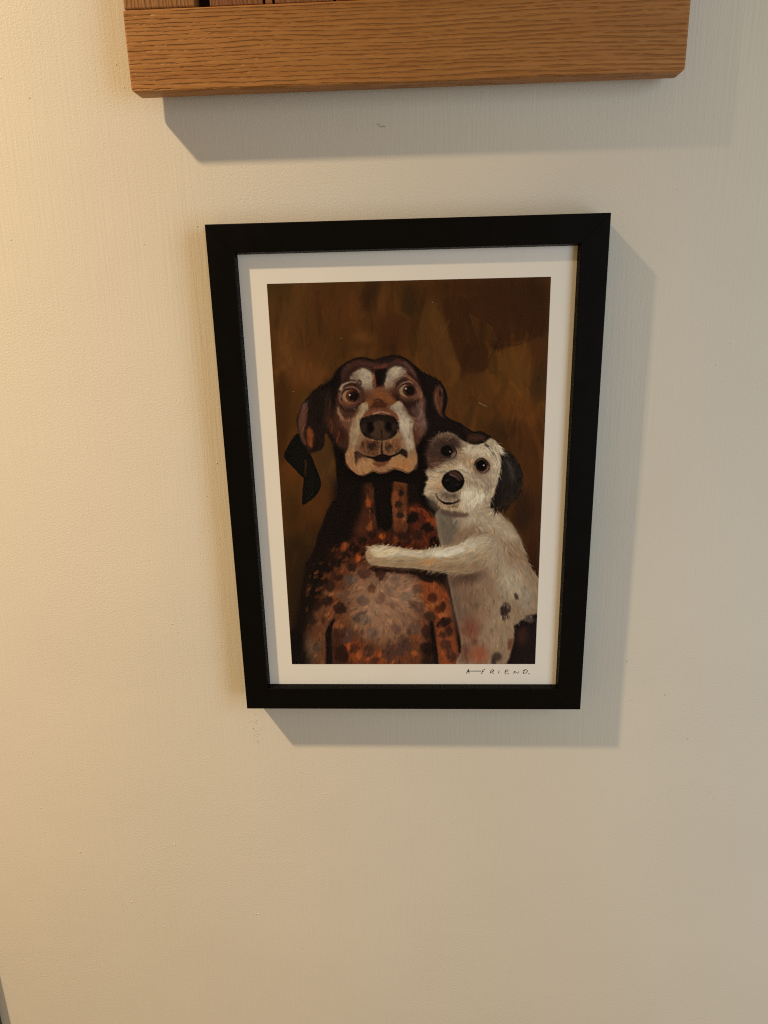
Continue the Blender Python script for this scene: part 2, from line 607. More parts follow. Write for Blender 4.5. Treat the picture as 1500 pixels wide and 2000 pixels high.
    # ---- flow of the coats
    P.guides = np.array([(x, y, D(a)) for x, y, a in [
        (690, 712, 200), (720, 705, 220), (770, 702, -40), (805, 722, 40), (705, 735, 200), (772, 728, -35), (745, 735, 92),
        (668, 760, 140), (664, 800, 100), (700, 800, 115), (690, 840, 95), (690, 880, 95), (700, 915, 60), (745, 915, 5),
        (795, 912, -50), (800, 870, 95), (800, 830, 65), (785, 800, 55), (745, 772, 5), (815, 800, 75), (822, 840, 100),
        (835, 760, 70), (862, 780, 92), (890, 830, 18), (930, 855, 20), (600, 800, 108), (590, 840, 88), (610, 860, 80),
        (630, 820, 92), (570, 890, 75), (610, 950, 85), (665, 880, 85), (665, 940, 92), (720, 980, 92), (745, 1000, 90),
        (780, 980, 88), (820, 1010, 50), (845, 1040, 60), (650, 1030, 110), (620, 1100, 115), (680, 1080, 115), (740, 1050, 100),
        (650, 1150, 130), (620, 1230, 110), (700, 1180, 150), (745, 1180, 50), (800, 1150, -40), (800, 1230, 80), (850, 1160, 70),
        (870, 1230, 85), (740, 1270, 100), (670, 1270, 100),
        (890, 870, 200), (870, 895, 190), (850, 905, 200), (930, 885, -60), (960, 900, 80), (945, 935, 60), (920, 970, 88),
        (890, 990, 110), (850, 955, 170), (855, 930, 175), (885, 915, -100), (955, 960, 85), (990, 900, 60), (1005, 940, 95),
        (980, 975, 120), (900, 1010, 130), (960, 1000, 30), (990, 1030, 40), (1010, 1070, 55), (940, 1050, 160), (880, 1090, 178),
        (800, 1090, 182), (740, 1085, 182), (930, 1100, 150), (970, 1110, 100), (1020, 1120, 70), (920, 1150, 100), (980, 1190, 80),
        (910, 1230, 85), (960, 1270, 85), (1030, 1230, 75), (870, 1010, 60)]])

    # ---- big dog: body
    body = [(660, 905), (657, 925), (660, 966), (646, 985), (636, 1005), (629, 1026), (620, 1046), (616, 1066), (608, 1086), (598, 1099),
            (596, 1115), (590, 1147), (586, 1176), (582, 1213), (576, 1228), (566, 1250), (562, 1310), (905, 1310), (901, 1266),
            (897, 1233), (888, 1190), (880, 1153), (872, 1118), (862, 1066), (856, 1030), (838, 1000), (828, 975), (835, 930), (835, 860), (700, 860)]
    P.shape(body, (22, 12, 8), 1.6)
    # chest and belly lights
    P.shape([(706, 952), (728, 944), (733, 990), (737, 1030), (700, 1050), (690, 1030), (702, 990)], (66, 32, 17), 5, .9)
    P.shape([(764, 944), (792, 938), (795, 970), (798, 1010), (792, 1040), (768, 1035), (765, 990)], (82, 42, 21), 3, .95)
    P.shape([(797, 990), (815, 985), (838, 1003), (852, 1026), (858, 1050), (846, 1066), (810, 1060), (800, 1030)], (74, 30, 15), 4, .85)
    P.shape([(690, 1055), (735, 1035), (790, 1040), (850, 1060), (850, 1080), (690, 1110), (650, 1100), (662, 1070)], (64, 28, 15), 8, .85)
    P.shape([(655, 1100), (715, 1100), (770, 1112), (830, 1128), (872, 1150), (888, 1230), (896, 1310), (596, 1310), (602, 1230), (612, 1190), (640, 1150)],
            (80, 42, 23), 9, .95)
    P.shape([(690, 1120), (740, 1112), (800, 1122), (822, 1150), (828, 1190), (806, 1230), (770, 1262), (720, 1250), (690, 1225), (676, 1180)], (116, 79, 53), 12, .9)
    P.shape([(742, 1140), (770, 1120), (800, 1126), (815, 1150), (805, 1180), (775, 1200), (750, 1180)], (124, 88, 62), 7, .75)
    P.spot(735, 1185, 26, 24, (134, 96, 66), 10, .7)
    P.spot(745, 1225, 34, 20, (122, 80, 52), 9, .7)
    P.shape([(818, 1138), (834, 1133), (854, 1141), (872, 1152), (880, 1180), (886, 1215), (892, 1260), (896, 1310), (855, 1310), (850, 1240), (842, 1200), (826, 1170)],
            (116, 54, 25), 4, .9)
    P.shape([(600, 1210), (640, 1180), (652, 1190), (646, 1215), (636, 1250), (636, 1310), (584, 1310), (588, 1260)], (88, 52, 31), 7, .75)
    P.spot(600, 1265, 14, 22, (98, 74, 48), 8, .7)
    P.spot(600, 1290, 16, 12, (58, 44, 28), 6, .7)
    P.spot(690, 1275, 26, 20, (128, 52, 22), 9, .75)
    P.spot(745, 1285, 24, 12, (150, 70, 26), 7, .75)
    P.spot(800, 1285, 26, 14, (104, 50, 26), 8, .6)
    P.spot(628, 1155, 14, 10, (108, 62, 32), 6, .6)
    P.spot(650, 1160, 16, 7, (122, 74, 40), 5, .7)
    P.spot(655, 1190, 10, 12, (126, 66, 34), 5, .7)
    P.spot(818, 1240, 16, 26, (112, 60, 32), 9, .7)
    P.spot(838, 1285, 14, 20, (58, 28, 16), 7, .7)
    # left flank in the dark
    P.shape([(600, 1100), (640, 1060), (652, 1090), (640, 1130), (620, 1170), (600, 1210), (590, 1250), (575, 1310), (560, 1310), (570, 1230), (586, 1170)], (30, 16, 10), 8, .8)
    P.shape([(566, 1240), (584, 1230), (592, 1260), (594, 1310), (560, 1310)], (16, 10, 8), 5, .9)
    P.shape([(657, 935), (705, 935), (708, 985), (690, 1030), (672, 1052), (640, 1062), (632, 1030), (648, 990)], (15, 9, 7), 8, .95)
    P.shape([(730, 930), (764, 930), (766, 985), (768, 1020), (756, 1036), (742, 1034), (734, 1010), (731, 970)], (16, 9, 7), 2.5, .98)
    # flecks of orange
    for x, y, rx, ry, c in [(719, 982, 5, 10, (132, 60, 24)), (722, 1030, 6, 9, (112, 56, 24)), (746, 1047, 7, 6, (146, 66, 22)), (673, 1068, 8, 9, (112, 52, 22)),
                            (700, 1088, 5, 8, (150, 66, 26)), (840, 1015, 9, 6, (128, 48, 18)), (850, 1022, 6, 9, (120, 46, 18)), (772, 975, 7, 14, (104, 52, 26)),
                            (772, 1005, 6, 12, (108, 58, 30)), (790, 1010, 3, 9, (140, 82, 50)), (800, 1068, 7, 4, (110, 46, 18)), (832, 1060, 4, 9, (100, 42, 18)),
                            (772, 1055, 5, 8, (92, 44, 22)), (640, 1125, 8, 6, (92, 46, 22)), (700, 1120, 14, 9, (106, 66, 42)), (805, 995, 6, 6, (118, 54, 24)),
                            (868, 1200, 10, 6, (138, 70, 34)), (868, 1250, 8, 5, (132, 64, 34)), (680, 1262, 6, 8, (146, 66, 28)), (700, 1280, 6, 10, (134, 66, 30)),
                            (846, 1180, 14, 8, (126, 66, 32)), (664, 1220, 8, 10, (134, 74, 38)), (602, 1150, 4, 10, (74, 38, 20)), (640, 1205, 8, 8, (128, 72, 38)),
                            (815, 1140, 8, 5, (120, 72, 46)), (810, 1275, 6, 5, (140, 72, 32))]:
        P.spot(x, y, rx, ry, c, 2.6, .85, wob=.25)
    P.smear(body, 2600, 13, 2.6, .20, .55, .30, .08)
    # spots of the coat
    dk, md, gy = (40, 22, 15), (70, 42, 28), (74, 56, 44)
    spots = [(688, 1108, 9, 8, dk), (659, 1125, 10, 8, dk), (684, 1132, 11, 9, gy), (617, 1124, 10, 11, (22, 13, 9)), (616, 1157, 10, 9, (26, 15, 10)), (672, 1163, 12, 10, (86, 57, 41)),
             (639, 1175, 9, 10, dk), (617, 1183, 9, 8, dk), (664, 1189, 12, 10, (36, 22, 16)), (708, 1173, 12, 8, (66, 48, 38)), (727, 1149, 7, 8, (60, 28, 16)), (744, 1168, 7, 12, (72, 44, 32)),
             (701, 1204, 12, 8, (58, 42, 34)), (714, 1210, 10, 9, (84, 64, 50)), (632, 1211, 7, 9, (76, 40, 22)), (617, 1232, 8, 11, (80, 44, 26)), (728, 1236, 11, 10, (86, 62, 46)),
             (676, 1243, 12, 14, (70, 44, 33)), (661, 1237, 9, 9, (66, 34, 20)), (721, 1272, 9, 11, (62, 36, 24)), (619, 1264, 7, 8, (60, 44, 32)), (671, 1213, 8, 7, (92, 52, 30)), (607, 1209, 8, 11, (44, 26, 16)),
             (693, 1267, 8, 9, (66, 34, 20)), (733, 1290, 9, 7, (64, 32, 18)), (667, 1277, 13, 14, (42, 20, 12)), (772, 1132, 9, 7, (94, 68, 52)), (764, 1155, 9, 9, (92, 68, 52)), (817, 1149, 9, 9, (76, 48, 34)),
             (793, 1166, 8, 9, (88, 72, 56)), (764, 1181, 9, 6, (88, 56, 40)), (844, 1167, 8, 8, (62, 28, 14)), (813, 1184, 15, 9, (76, 48, 34)), (865, 1184, 5, 9, (48, 22, 12)), (856, 1190, 6, 7, (66, 30, 16)),
             (868, 1215, 13, 8, (26, 14, 12)), (774, 1229, 9, 7, (80, 54, 40)), (841, 1205, 11, 9, (56, 32, 20)), (877, 1233, 8, 9, (46, 24, 16)), (865, 1240, 7, 6, (54, 28, 18)), (872, 1259, 11, 8, (60, 32, 22)),
             (789, 1263, 12, 16, (68, 42, 32)), (763, 1276, 15, 14, (70, 42, 30)), (809, 1228, 12, 11, (84, 58, 42)), (833, 1234, 8, 11, (52, 28, 18)), (834, 1267, 12, 11, (36, 19, 13)), (724, 997, 7, 6, (32, 17, 12)),
             (727, 1044, 7, 6, (30, 16, 11)), (708, 1057, 8, 7, (28, 15, 10)), (691, 1071, 9, 8, (24, 13, 9)), (673, 1089, 11, 10, (30, 16, 11)), (656, 1099, 9, 8, (24, 13, 9)), (783, 962, 5, 6, (26, 14, 10)),
             (778, 985, 7, 6, (34, 18, 12)), (781, 1006, 7, 5, (34, 19, 13)), (806, 1011, 9, 12, (18, 10, 8)), (834, 1031, 11, 9, (22, 12, 9)), (848, 1056, 9, 8, (18, 10, 8)), (790, 1050, 14, 8, (40, 20, 13)),
             (815, 1045, 9, 8, (44, 22, 13)), (640, 1110, 10, 8, (26, 14, 10)), (600, 1180, 8, 12, (26, 15, 10)), (712, 1120, 11, 8, (66, 38, 27)), (645, 1145, 9, 8, (44, 25, 16)), (880, 1280, 8, 12, (62, 32, 22))]
    for x, y, rx, ry, c in spots:
        P.spot(x, y, rx * 1.18, ry * 1.12, c, 2.3, .86, rot=R.uniform(-.7, .7), wob=.2)
    # arms of the big dog: dark seams
    P.shape([(655, 1208), (650, 1222), (648, 1250), (650, 1310), (638, 1310), (637, 1262), (636, 1238), (644, 1218)], (17, 11, 9), 1.8, .95)
    P.line([(843, 1214), (846, 1240), (850, 1270), (852, 1310)], 7, (18, 11, 9), .9, 11, 1.4)
    P.line([(872, 1112), (880, 1153), (888, 1190), (894, 1228), (899, 1262), (902, 1310)], 5, (20, 13, 11), .9, 7, 1.2)
    P.shape([(722, 1108), (770, 1112), (812, 1116), (848, 1120), (872, 1122), (876, 1140), (856, 1136), (820, 1124), (770, 1118), (735, 1116)], (28, 15, 11), 2.2, .9)
    P.shape([(733, 1112), (753, 1114), (750, 1130), (742, 1134), (735, 1126)], (40, 20, 14), 2., .8)
    P.shape([(816, 1122), (842, 1122), (846, 1136), (828, 1134)], (26, 15, 11), 2., .85)
    P.smear(body, 700, 13, 3.4, .14, .38, .45, .05)
    P.smear(body, 1700, 8, 1.5, .17, .45, .28, .07)
    # the coat falls into shade at the flanks and the right shoulder
    P.shape([(560, 1310), (572, 1238), (588, 1170), (600, 1100), (634, 1040), (640, 1100), (622, 1160), (606, 1210), (600, 1260), (606, 1310)], (14, 9, 7), 9, .62)
    P.shape([(826, 1290), (836, 1230), (846, 1210), (850, 1260), (852, 1310), (820, 1310)], (20, 12, 9), 6, .6)
    P.shape([(650, 1225), (668, 1250), (684, 1290), (680, 1310), (646, 1310)], (30, 16, 11), 7, .5)
    P.smear([(690, 1110), (820, 1120), (830, 1200), (780, 1270), (690, 1240), (670, 1180)], 160, 10, 2.2, .07, .35, .5, .03, lift=.03)
    P.dabs([(640, 1070), (720, 1040), (840, 1060), (880, 1150), (895, 1290), (600, 1290), (606, 1190)], 240, 3.4, a=.5)
    P.dabs([(700, 1120), (810, 1125), (820, 1200), (770, 1260), (690, 1230)], 90, 4.5, k=(.78, 1.18, 1.26), a=.5)
    P.dabs([(610, 1100), (690, 1060), (800, 1040), (855, 1010), (855, 1060), (740, 1066), (660, 1130), (600, 1200)], 90, 3., cols=[(106, 48, 21), (84, 40, 20), (26, 15, 10), (132, 62, 26)], a=.5)
    P.shape([(700, 1150), (742, 1140), (800, 1136), (806, 1180), (776, 1226), (730, 1236), (704, 1200)], (140, 99, 70), 14, .42)
    P.smear(body, 1200, 14, 2.8, .12, .52, .35, .05)
    P.smear(body, 900, 8, 1.4, .2, .45, .28, .07)
    P.tuft([(845, 1000), (853, 1018), (858, 1042)], 50, 11, 1.8, (98, 38, 17), .55, D(50), .5)
    P.tuft([(808, 990), (822, 992), (836, 1003)], 40, 11, 1.8, (104, 42, 18), .5, D(60), .4)
    P.tuft([(715, 960), (720, 985), (722, 1005)], 16, 11, 1.5, (112, 55, 27), .4, D(92), .15)
    P.tuft([(728, 950), (731, 985), (733, 1020)], 14, 11, 1.3, (92, 48, 27), .4, D(92), .12)
    P.tuft([(766, 955), (766, 990)], 14, 10, 1.4, (98, 52, 28), .4, D(92), .12)
    P.tuft([(792, 990), (795, 1012)], 8, 10, 1.3, (122, 72, 44), .45, D(100), .15)

    # ---- big dog: ears
    P.shape([(580, 847), (569, 860), (560, 876), (555, 889), (559, 899), (573, 913), (591, 932), (600, 930), (608, 900), (600, 870), (592, 850)], (13, 11, 8), 1.0)
    P.shape([(594, 872), (608, 890), (616, 910), (623, 927), (627, 943), (625, 955), (617, 968), (604, 979), (591, 985), (591, 960), (593, 938), (594, 905)], (14, 11, 8), 1.0)
    P.line([(597, 898), (597, 915), (596, 930)], 4, (48, 26, 15), .8, 2, 1.2)
    P.line([(598, 975), (607, 968), (612, 960)], 2, (40, 32, 22), .5, 1, .9)
    earL = [(668, 718), (656, 731), (644, 744), (633, 752), (620, 757), (607, 769), (594, 784), (587, 797), (580, 817), (581, 837), (588, 858), (598, 876),
            (606, 884), (616, 882), (626, 878), (633, 868), (636, 845), (650, 866), (660, 860), (668, 800)]
    P.shape(earL, (25, 15, 11), 1.3)
    P.shape([(590, 795), (598, 790), (600, 812), (594, 850), (600, 870), (590, 862), (583, 836), (583, 815)], (84, 50, 34), 3, .85)
    P.shape([(599, 840), (609, 838), (612, 858), (610, 872), (602, 872)], (112, 54, 24), 3, .85)
    P.spot(596, 792, 4, 8, (88, 62, 54), 2, .7, .4)
    P.spot(622, 800, 12, 34, (22, 14, 10), 6, .8)
    P.spot(641, 815, 7, 26, (52, 29, 19), 4, .8)
    P.spot(645, 755, 12, 14, (13, 9, 7), 6, .9, .6)
    P.spot(648, 832, 5, 16, (88, 44, 22), 3, .7)
    P.spot(646, 780, 7, 24, (44, 26, 17), 5, .7)
    P.smear(earL, 800, 14, 1.8, .22, .55, .18, .08)
    earR = [(806, 714), (821, 725), (840, 733), (855, 741), (865, 752), (871, 765), (873, 781), (870, 797), (868, 808), (880, 818), (898, 825), (906, 831), (918, 839),
            (926, 842), (938, 841), (948, 846), (959, 853), (950, 862), (938, 867), (925, 868), (912, 866), (899, 858), (889, 850), (876, 845), (856, 852),
            (842, 870), (836, 900), (828, 930), (818, 930), (815, 880), (824, 840), (826, 790), (818, 750)]
    P.shape(earR, (21, 13, 10), 1.3)
    P.shape([(850, 758), (858, 752), (864, 765), (864, 790), (862, 806), (868, 816), (856, 808), (848, 790), (846, 772)], (82, 46, 29), 2.6, .9)
    P.shape([(856, 764), (862, 762), (861, 772), (857, 774)], (30, 17, 12), 1.5, .9)
    P.line([(850, 768), (851, 784), (856, 798)], 3, (106, 62, 42), .7, 1.5, 1.)
    P.line([(861, 757), (863, 770)], 2, (120, 80, 58), .7, 1, .8)
    P.shape([(912, 852), (924, 846), (940, 848), (950, 854), (942, 860), (926, 863), (915, 860)], (62, 36, 23), 2.5, .8)
    P.line([(905, 836), (918, 846), (914, 858)], 3, (44, 27, 18), .6, 1.5, 1.5)
    P.smear(earR, 700, 13, 1.8, .18, .5, .2, .07)

    # ---- big dog: head
    head = [(652, 790), (652, 760), (658, 738), (667, 715), (688, 703), (706, 699), (722, 702), (731, 704), (746, 699), (766, 695), (784, 698), (798, 706), (812, 718),
            (824, 735), (829, 760), (830, 800), (834, 826), (830, 849), (822, 868), (816, 895), (810, 918), (690, 924), (668, 900), (656, 880), (650, 860), (650, 820)]
    P.shape(head, (44, 24, 17), 1.6)
    P.line([(656, 742), (668, 716), (688, 703), (706, 699), (722, 702), (731, 704), (746, 699), (766, 695), (784, 698), (798, 706), (814, 720)], 3.5, (20, 12, 9), .85, 4, 1.)
    P.shape([(652, 730), (672, 712), (676, 724), (664, 748), (660, 780), (652, 800), (646, 770)], (15, 9, 8), 3.5, .9)
    P.shape([(808, 716), (826, 730), (834, 770), (836, 830), (827, 820), (826, 780), (820, 748)], (17, 10, 8), 3, .9)
    P.shape([(668, 722), (690, 707), (715, 706), (734, 710), (752, 706), (775, 702), (796, 712), (812, 730), (800, 728), (784, 712), (764, 712), (748, 722), (722, 716), (700, 714), (680, 726), (668, 745)], (66, 38, 29), 3, .85)
    P.shape([(740, 700), (758, 696), (772, 700), (760, 708), (742, 710)], (28, 17, 13), 3, .8)
    P.line([(729, 718), (745, 717), (756, 710)], 4, (104, 46, 26), .75, 2, 1.3)
    P.line([(788, 706), (803, 722), (812, 738)], 5, (88, 58, 48), .6, 3, 2)
    # cheeks
    P.shape([(658, 770), (664, 756), (668, 790), (676, 830), (680, 870), (662, 868), (654, 830)], (60, 33, 21), 4, .85)
    P.shape([(660, 796), (690, 800), (700, 808), (690, 830), (682, 845), (668, 830), (662, 812)], (98, 60, 40), 4, .8)
    P.spot(676, 812, 9, 6, (56, 30, 20), 2.5, .8)
    P.spot(666, 850, 10, 16, (48, 24, 15), 4, .8)
    P.shape([(650, 850), (660, 872), (676, 884), (672, 906), (660, 900), (652, 880)], (15, 9, 7), 4, .9)
    P.shape([(820, 846), (836, 828), (834, 870), (820, 920), (814, 900), (816, 868)], (18, 11, 9), 4, .85)
    P.line([(658, 795), (665, 812), (674, 822)], 2.4, (120, 88, 62), .6, 1.2, 1.)
    P.shape([(808, 780), (828, 776), (829, 810), (834, 830), (826, 850), (812, 846), (810, 815), (804, 800)], (98, 66, 50), 4, .85)
    P.shape([(806, 830), (812, 822), (822, 850), (818, 868), (810, 862)], (82, 48, 34), 3, .7)
    P.smear(head, 900, 12, 1.8, .18, .55, .22, .08)
    # brow patches
    P.shape([(682, 740), (687, 731), (698, 722), (708, 719), (719, 724), (726, 733), (725, 748), (727, 760), (717, 760), (704, 752), (696, 742)], (152, 130, 103), 1.6, .97)
    P.shape([(700, 728), (712, 724), (722, 733), (720, 746), (708, 742)], (166, 146, 117), 4, .7)
    P.shape([(756, 731), (757, 725), (765, 718), (772, 715), (784, 718), (792, 726), (787, 731), (778, 736), (769, 742), (766, 753), (757, 758), (751, 755), (753, 743)], (152, 130, 100), 1.6, .97)
    P.shape([(760, 726), (770, 718), (784, 721), (788, 727), (774, 731), (764, 738)], (170, 150, 118), 3, .75)
    P.shape([(788, 729), (800, 734), (814, 748), (824, 766), (823, 780), (816, 776), (812, 760), (800, 746), (790, 738)], (120, 68, 40), 2.2, .85)
    P.line([(820, 765), (822, 776)], 5, (130, 92, 66), .6, 3, 1.5)
    P.shape([(733, 724), (755, 720), (753, 735), (749, 750), (736, 757), (733, 742)], (20, 12, 9), 1.6, .96)
    P.line([(727, 728), (731, 742), (732, 756)], 6, (100, 46, 24), .85, 4, 1.4)
    P.line([(680, 742), (686, 731), (697, 721), (708, 718), (720, 723), (727, 733)], 1.8, (58, 32, 24), .7, 1.2, .9)
    P.line([(756, 729), (764, 718), (773, 714), (785, 717), (794, 726), (804, 738)], 1.8, (46, 28, 22), .7, 1.2, .9)
    P.line([(698, 744), (708, 752), (716, 759)], 4, (118, 88, 64), .6, 3, 1.6)
    P.shape([(710, 752), (724, 750), (727, 762), (714, 766)], (112, 76, 50), 3, .7)
    P.shape([(758, 742), (768, 742), (766, 756), (754, 758)], (118, 84, 58), 3, .65)
    P.smear([(682, 740), (705, 717), (726, 730), (726, 762), (700, 752)], 150, 9, 1.5, .09, .6, .2, .03)
    P.smear([(752, 755), (757, 722), (775, 714), (795, 727), (770, 742)], 150, 9, 1.5, .09, .6, .2, .03)
    # bridge of the nose
    P.shape([(714, 766), (735, 757), (753, 757), (766, 766), (778, 782), (770, 792), (758, 796), (740, 800), (722, 798), (714, 790)], (108, 61, 30), 4., .92)
    P.line([(736, 757), (744, 760), (754, 758)], 5, (98, 64, 44), .7, 3, 1.5)
    P.shape([(731, 783), (742, 780), (752, 784), (756, 794), (740, 800), (724, 798)], (58, 29, 17), 2.6, .9)
    P.line([(730, 783), (738, 779), (748, 783)], 2.2, (36, 18, 12), .8, 1, .8)
    P.line([(733, 784), (740, 781)], 2, (108, 74, 52), .6, 1, .8)
    P.smear([(714, 766), (745, 756), (778, 782), (758, 796), (722, 798)], 160, 10, 1.6, .12, .5, .2, .06, ang=D(8))
    # eyes: sockets, lids, ball, iris, glint
    P.spot(684, 775, 24, 22, (80, 49, 35), 3, .9)
    P.line([(664, 762), (670, 752), (684, 746), (696, 747)], 6, (146, 122, 94), .85, 2, 1.5)
    P.spot(700, 748, 5, 6, (48, 26, 18), 1.8, .8, .5)
    P.spot(712, 769, 7, 8, (56, 30, 19), 3, .85)
    P.shape([(663, 790), (672, 796), (690, 796), (702, 786), (704, 794), (692, 805), (676, 806), (666, 799)], (38, 23, 17), 2.4, .9)
    P.spot(684, 774, 20.5, 17.5, (52, 30, 22), 1.6, .95)
    P.line([(665, 777), (668, 764), (682, 756), (696, 759), (702, 768)], 3, (112, 78, 58), .75, 2, 1.)
    P.spot(683.5, 774, 15.6, 12.6, (122, 90, 59), 1.4, .97)
    P.spot(687.5, 773.6, 12.6, 12, (72, 33, 17), 1., .98)
    P.spot(690.8, 774, 9.4, 9.9, (20, 11, 9), 1.8, .97)
    P.line([(668, 783), (680, 788), (694, 786), (700, 778)], 2.4, (116, 64, 38), .85, 1.4, .8)
    P.line([(667, 769), (675, 761), (688, 760), (699, 767)], 2.6, (36, 20, 15), .9, 1.8, .8)
    P.spot(682.6, 771.3, 1.6, 1.6, (190, 170, 150), .8, .85)
    P.line([(685, 770), (692, 767)], 1.2, (92, 74, 62), .5, .7, .6)
    P.spot(796, 765, 25, 21, (84, 52, 37), 3, .85)
    P.line([(767, 760), (772, 745), (786, 736), (800, 737)], 5, (108, 70, 48), .8, 3, 1.8)
    P.line([(782, 741), (790, 738), (797, 741)], 4, (50, 36, 30), .75, 2, 1.2)
    P.shape([(764, 768), (770, 758), (776, 766), (784, 778), (794, 788), (808, 784), (820, 776), (812, 794), (800, 804), (788, 798), (774, 782)], (42, 23, 16), 2.4, .92)
    P.spot(795, 763, 18.5, 16, (60, 36, 26), 1.5, .95)
    P.line([(778, 757), (784, 749), (796, 745), (806, 748)], 2.2, (128, 98, 78), .7, 1.4, .9)
    P.spot(792, 763, 13.4, 11.8, (122, 92, 66), 1.1, .97)
    P.spot(798.3, 762.5, 12.2, 11.6, (62, 30, 17), 1., .98)
    P.spot(800.3, 762.5, 9.0, 9.4, (20, 12, 10), 1.8, .97)
    P.line([(779, 758), (785, 751), (797, 749), (809, 755)], 2.4, (40, 23, 17), .9, 1.8, .8)
    P.line([(782, 771), (792, 776), (806, 774), (815, 768)], 2.6, (100, 54, 34), .8, 1.4, .9)
    P.spot(792, 758.8, 1.7, 1.4, (182, 164, 146), .8, .85)
    P.line([(662, 768), (664, 784), (672, 797), (686, 802)], 1.8, (112, 80, 58), .65, 1, .8)
    P.line([(664, 790), (674, 800), (690, 801), (703, 793)], 2.2, (24, 14, 11), .8, 1.4, 1.)
    P.line([(668, 756), (680, 750), (694, 753), (704, 762)], 1.6, (40, 22, 16), .8, 1.2, .7)
    P.line([(700, 740), (705, 746), (703, 752)], 3.4, (44, 24, 17), .8, 2, 1.)
    P.line([(716, 762), (719, 770), (714, 778)], 3, (48, 26, 17), .7, 2, 1.2)
    P.line([(770, 770), (776, 780), (786, 790), (800, 795), (812, 788)], 2.2, (26, 15, 12), .75, 1.4, 1.)
    P.line([(776, 748), (786, 742), (800, 742), (812, 752), (818, 768)], 1.7, (52, 30, 22), .75, 1.2, .8)
    P.line([(812, 756), (817, 766), (815, 776)], 2.4, (132, 88, 60), .6, 1.4, 1.)
    P.line([(756, 764), (764, 772), (770, 782)], 3.4, (70, 34, 20), .75, 2, 1.4)
    P.spot(800, 788, 14, 9, (38, 21, 15), 4, .7)
    P.spot(811, 800, 10, 7, (84, 60, 50), 4, .6)
    P.shape([(688, 738), (699, 724), (711, 720), (723, 726), (727, 744), (728, 764), (717, 767), (707, 757), (700, 746), (694, 742)], (132, 110, 85), 4.5, .8)
    P.shape([(751, 757), (754, 738), (760, 722), (773, 716), (786, 720), (791, 728), (779, 738), (771, 745), (767, 755), (759, 761)], (130, 107, 82), 4.5, .75)
    P.shape([(706, 728), (718, 727), (722, 742), (712, 744)], (156, 136, 108), 4.5, .75)
    P.shape([(764, 723), (778, 719), (784, 725), (770, 732)], (164, 144, 114), 4.5, .75)
    P.line([(699, 742), (705, 747), (703, 753)], 3.4, (50, 28, 19), .75, 2, 1.2)
    P.line([(782, 741), (790, 737), (798, 740)], 3.4, (52, 36, 29), .7, 2, 1.2)
    P.dabs([(688, 738), (711, 720), (728, 745), (718, 766), (700, 748)], 26, 2.2, k=(.82, 1.08), a=.45)
    P.dabs([(752, 757), (760, 722), (790, 724), (768, 746)], 24, 2.2, k=(.82, 1.08), a=.45)
    P.smear([(700, 730), (726, 732), (728, 766), (712, 764)], 60, 9, 1.5, .08, .5, .25, .03, ang=D(95))
    for x0, y0, x1, y1, x2, y2, c in [(661, 802, 668, 816, 682, 822, (104, 72, 50)), (664, 808, 674, 822, 690, 820, (96, 62, 42)), (690, 798, 699, 804, 697, 816, (118, 82, 56)),
                                      (660, 796, 663, 808, 671, 816, (122, 88, 62)), (668, 828, 678, 832, 686, 826, (88, 54, 37)), (672, 806, 682, 812, 692, 808, (72, 42, 28)),
                                      (804, 802, 812, 806, 820, 798, (104, 76, 62)), (806, 814, 814, 818, 824, 808, (112, 82, 66)), (812, 826, 820, 828, 827, 820, (106, 74, 58))]:
        P.line([(x0, y0), (x1, y1), (x2, y2)], 3.6, c, .7, 1.6, 1.4)
    # muzzle
    muz = [(703, 790), (717, 786), (721, 800), (745, 806), (762, 797), (772, 786), (781, 783), (787, 791), (798, 808), (809, 820), (805, 836), (808, 852), (811, 876), (814, 890),
           (813, 906), (806, 918), (796, 923), (784, 918), (769, 915), (756, 921), (743, 924), (728, 919), (716, 925), (703, 928), (690, 924), (682, 914), (676, 902), (674, 890),
           (680, 873), (681, 852), (683, 832), (690, 815)]
    P.shape(muz, (122, 88, 58), 1.3)
    P.shape([(676, 888), (690, 880), (720, 894), (745, 900), (775, 890), (812, 888), (812, 908), (796, 922), (770, 914), (742, 922), (704, 926), (684, 914)], (142, 97, 58), 4, .9)
    P.shape([(761, 796), (772, 787), (782, 785), (798, 810), (806, 830), (803, 848), (808, 872), (798, 880), (790, 862), (780, 840), (776, 818), (770, 804)], (150, 126, 98), 3.0, .92)
    P.shape([(780, 818), (794, 816), (800, 834), (798, 866), (790, 862), (784, 840)], (178, 158, 127), 4.5, .7)
    P.shape([(704, 792), (716, 788), (717, 800), (705, 818), (701, 836), (704, 858), (694, 872), (684, 866), (684, 838), (693, 815)], (144, 117, 84), 3.4, .88)
    P.line([(806, 832), (800, 842), (804, 852)], 2.4, (110, 84, 62), .6, 1, 1.2)
    P.line([(800, 812), (808, 822), (812, 840)], 6, (124, 90, 66), .6, 3, 2)
    # planes: brown beside the nose, shade where the cheeks turn, ochre jowls
    P.shape([(702, 846), (712, 854), (722, 860), (712, 872), (700, 876), (696, 862)], (108, 74, 48), 3, .7)
    P.shape([(776, 848), (784, 842), (790, 862), (786, 874), (776, 868)], (122, 86, 58), 3, .7)
    P.shape([(674, 892), (682, 882), (690, 890), (690, 910), (702, 924), (688, 922), (679, 908)], (128, 86, 54), 2.4, .8)
    P.shape([(700, 906), (720, 901), (732, 906), (724, 916), (706, 922), (696, 916)], (146, 100, 60), 3, .8)
    P.shape([(764, 906), (786, 898), (806, 902), (804, 914), (790, 918), (772, 911)], (142, 92, 52), 3, .8)
    P.shape([(728, 912), (744, 910), (760, 911), (752, 919), (742, 922), (732, 919)], (124, 80, 50), 2, .8)
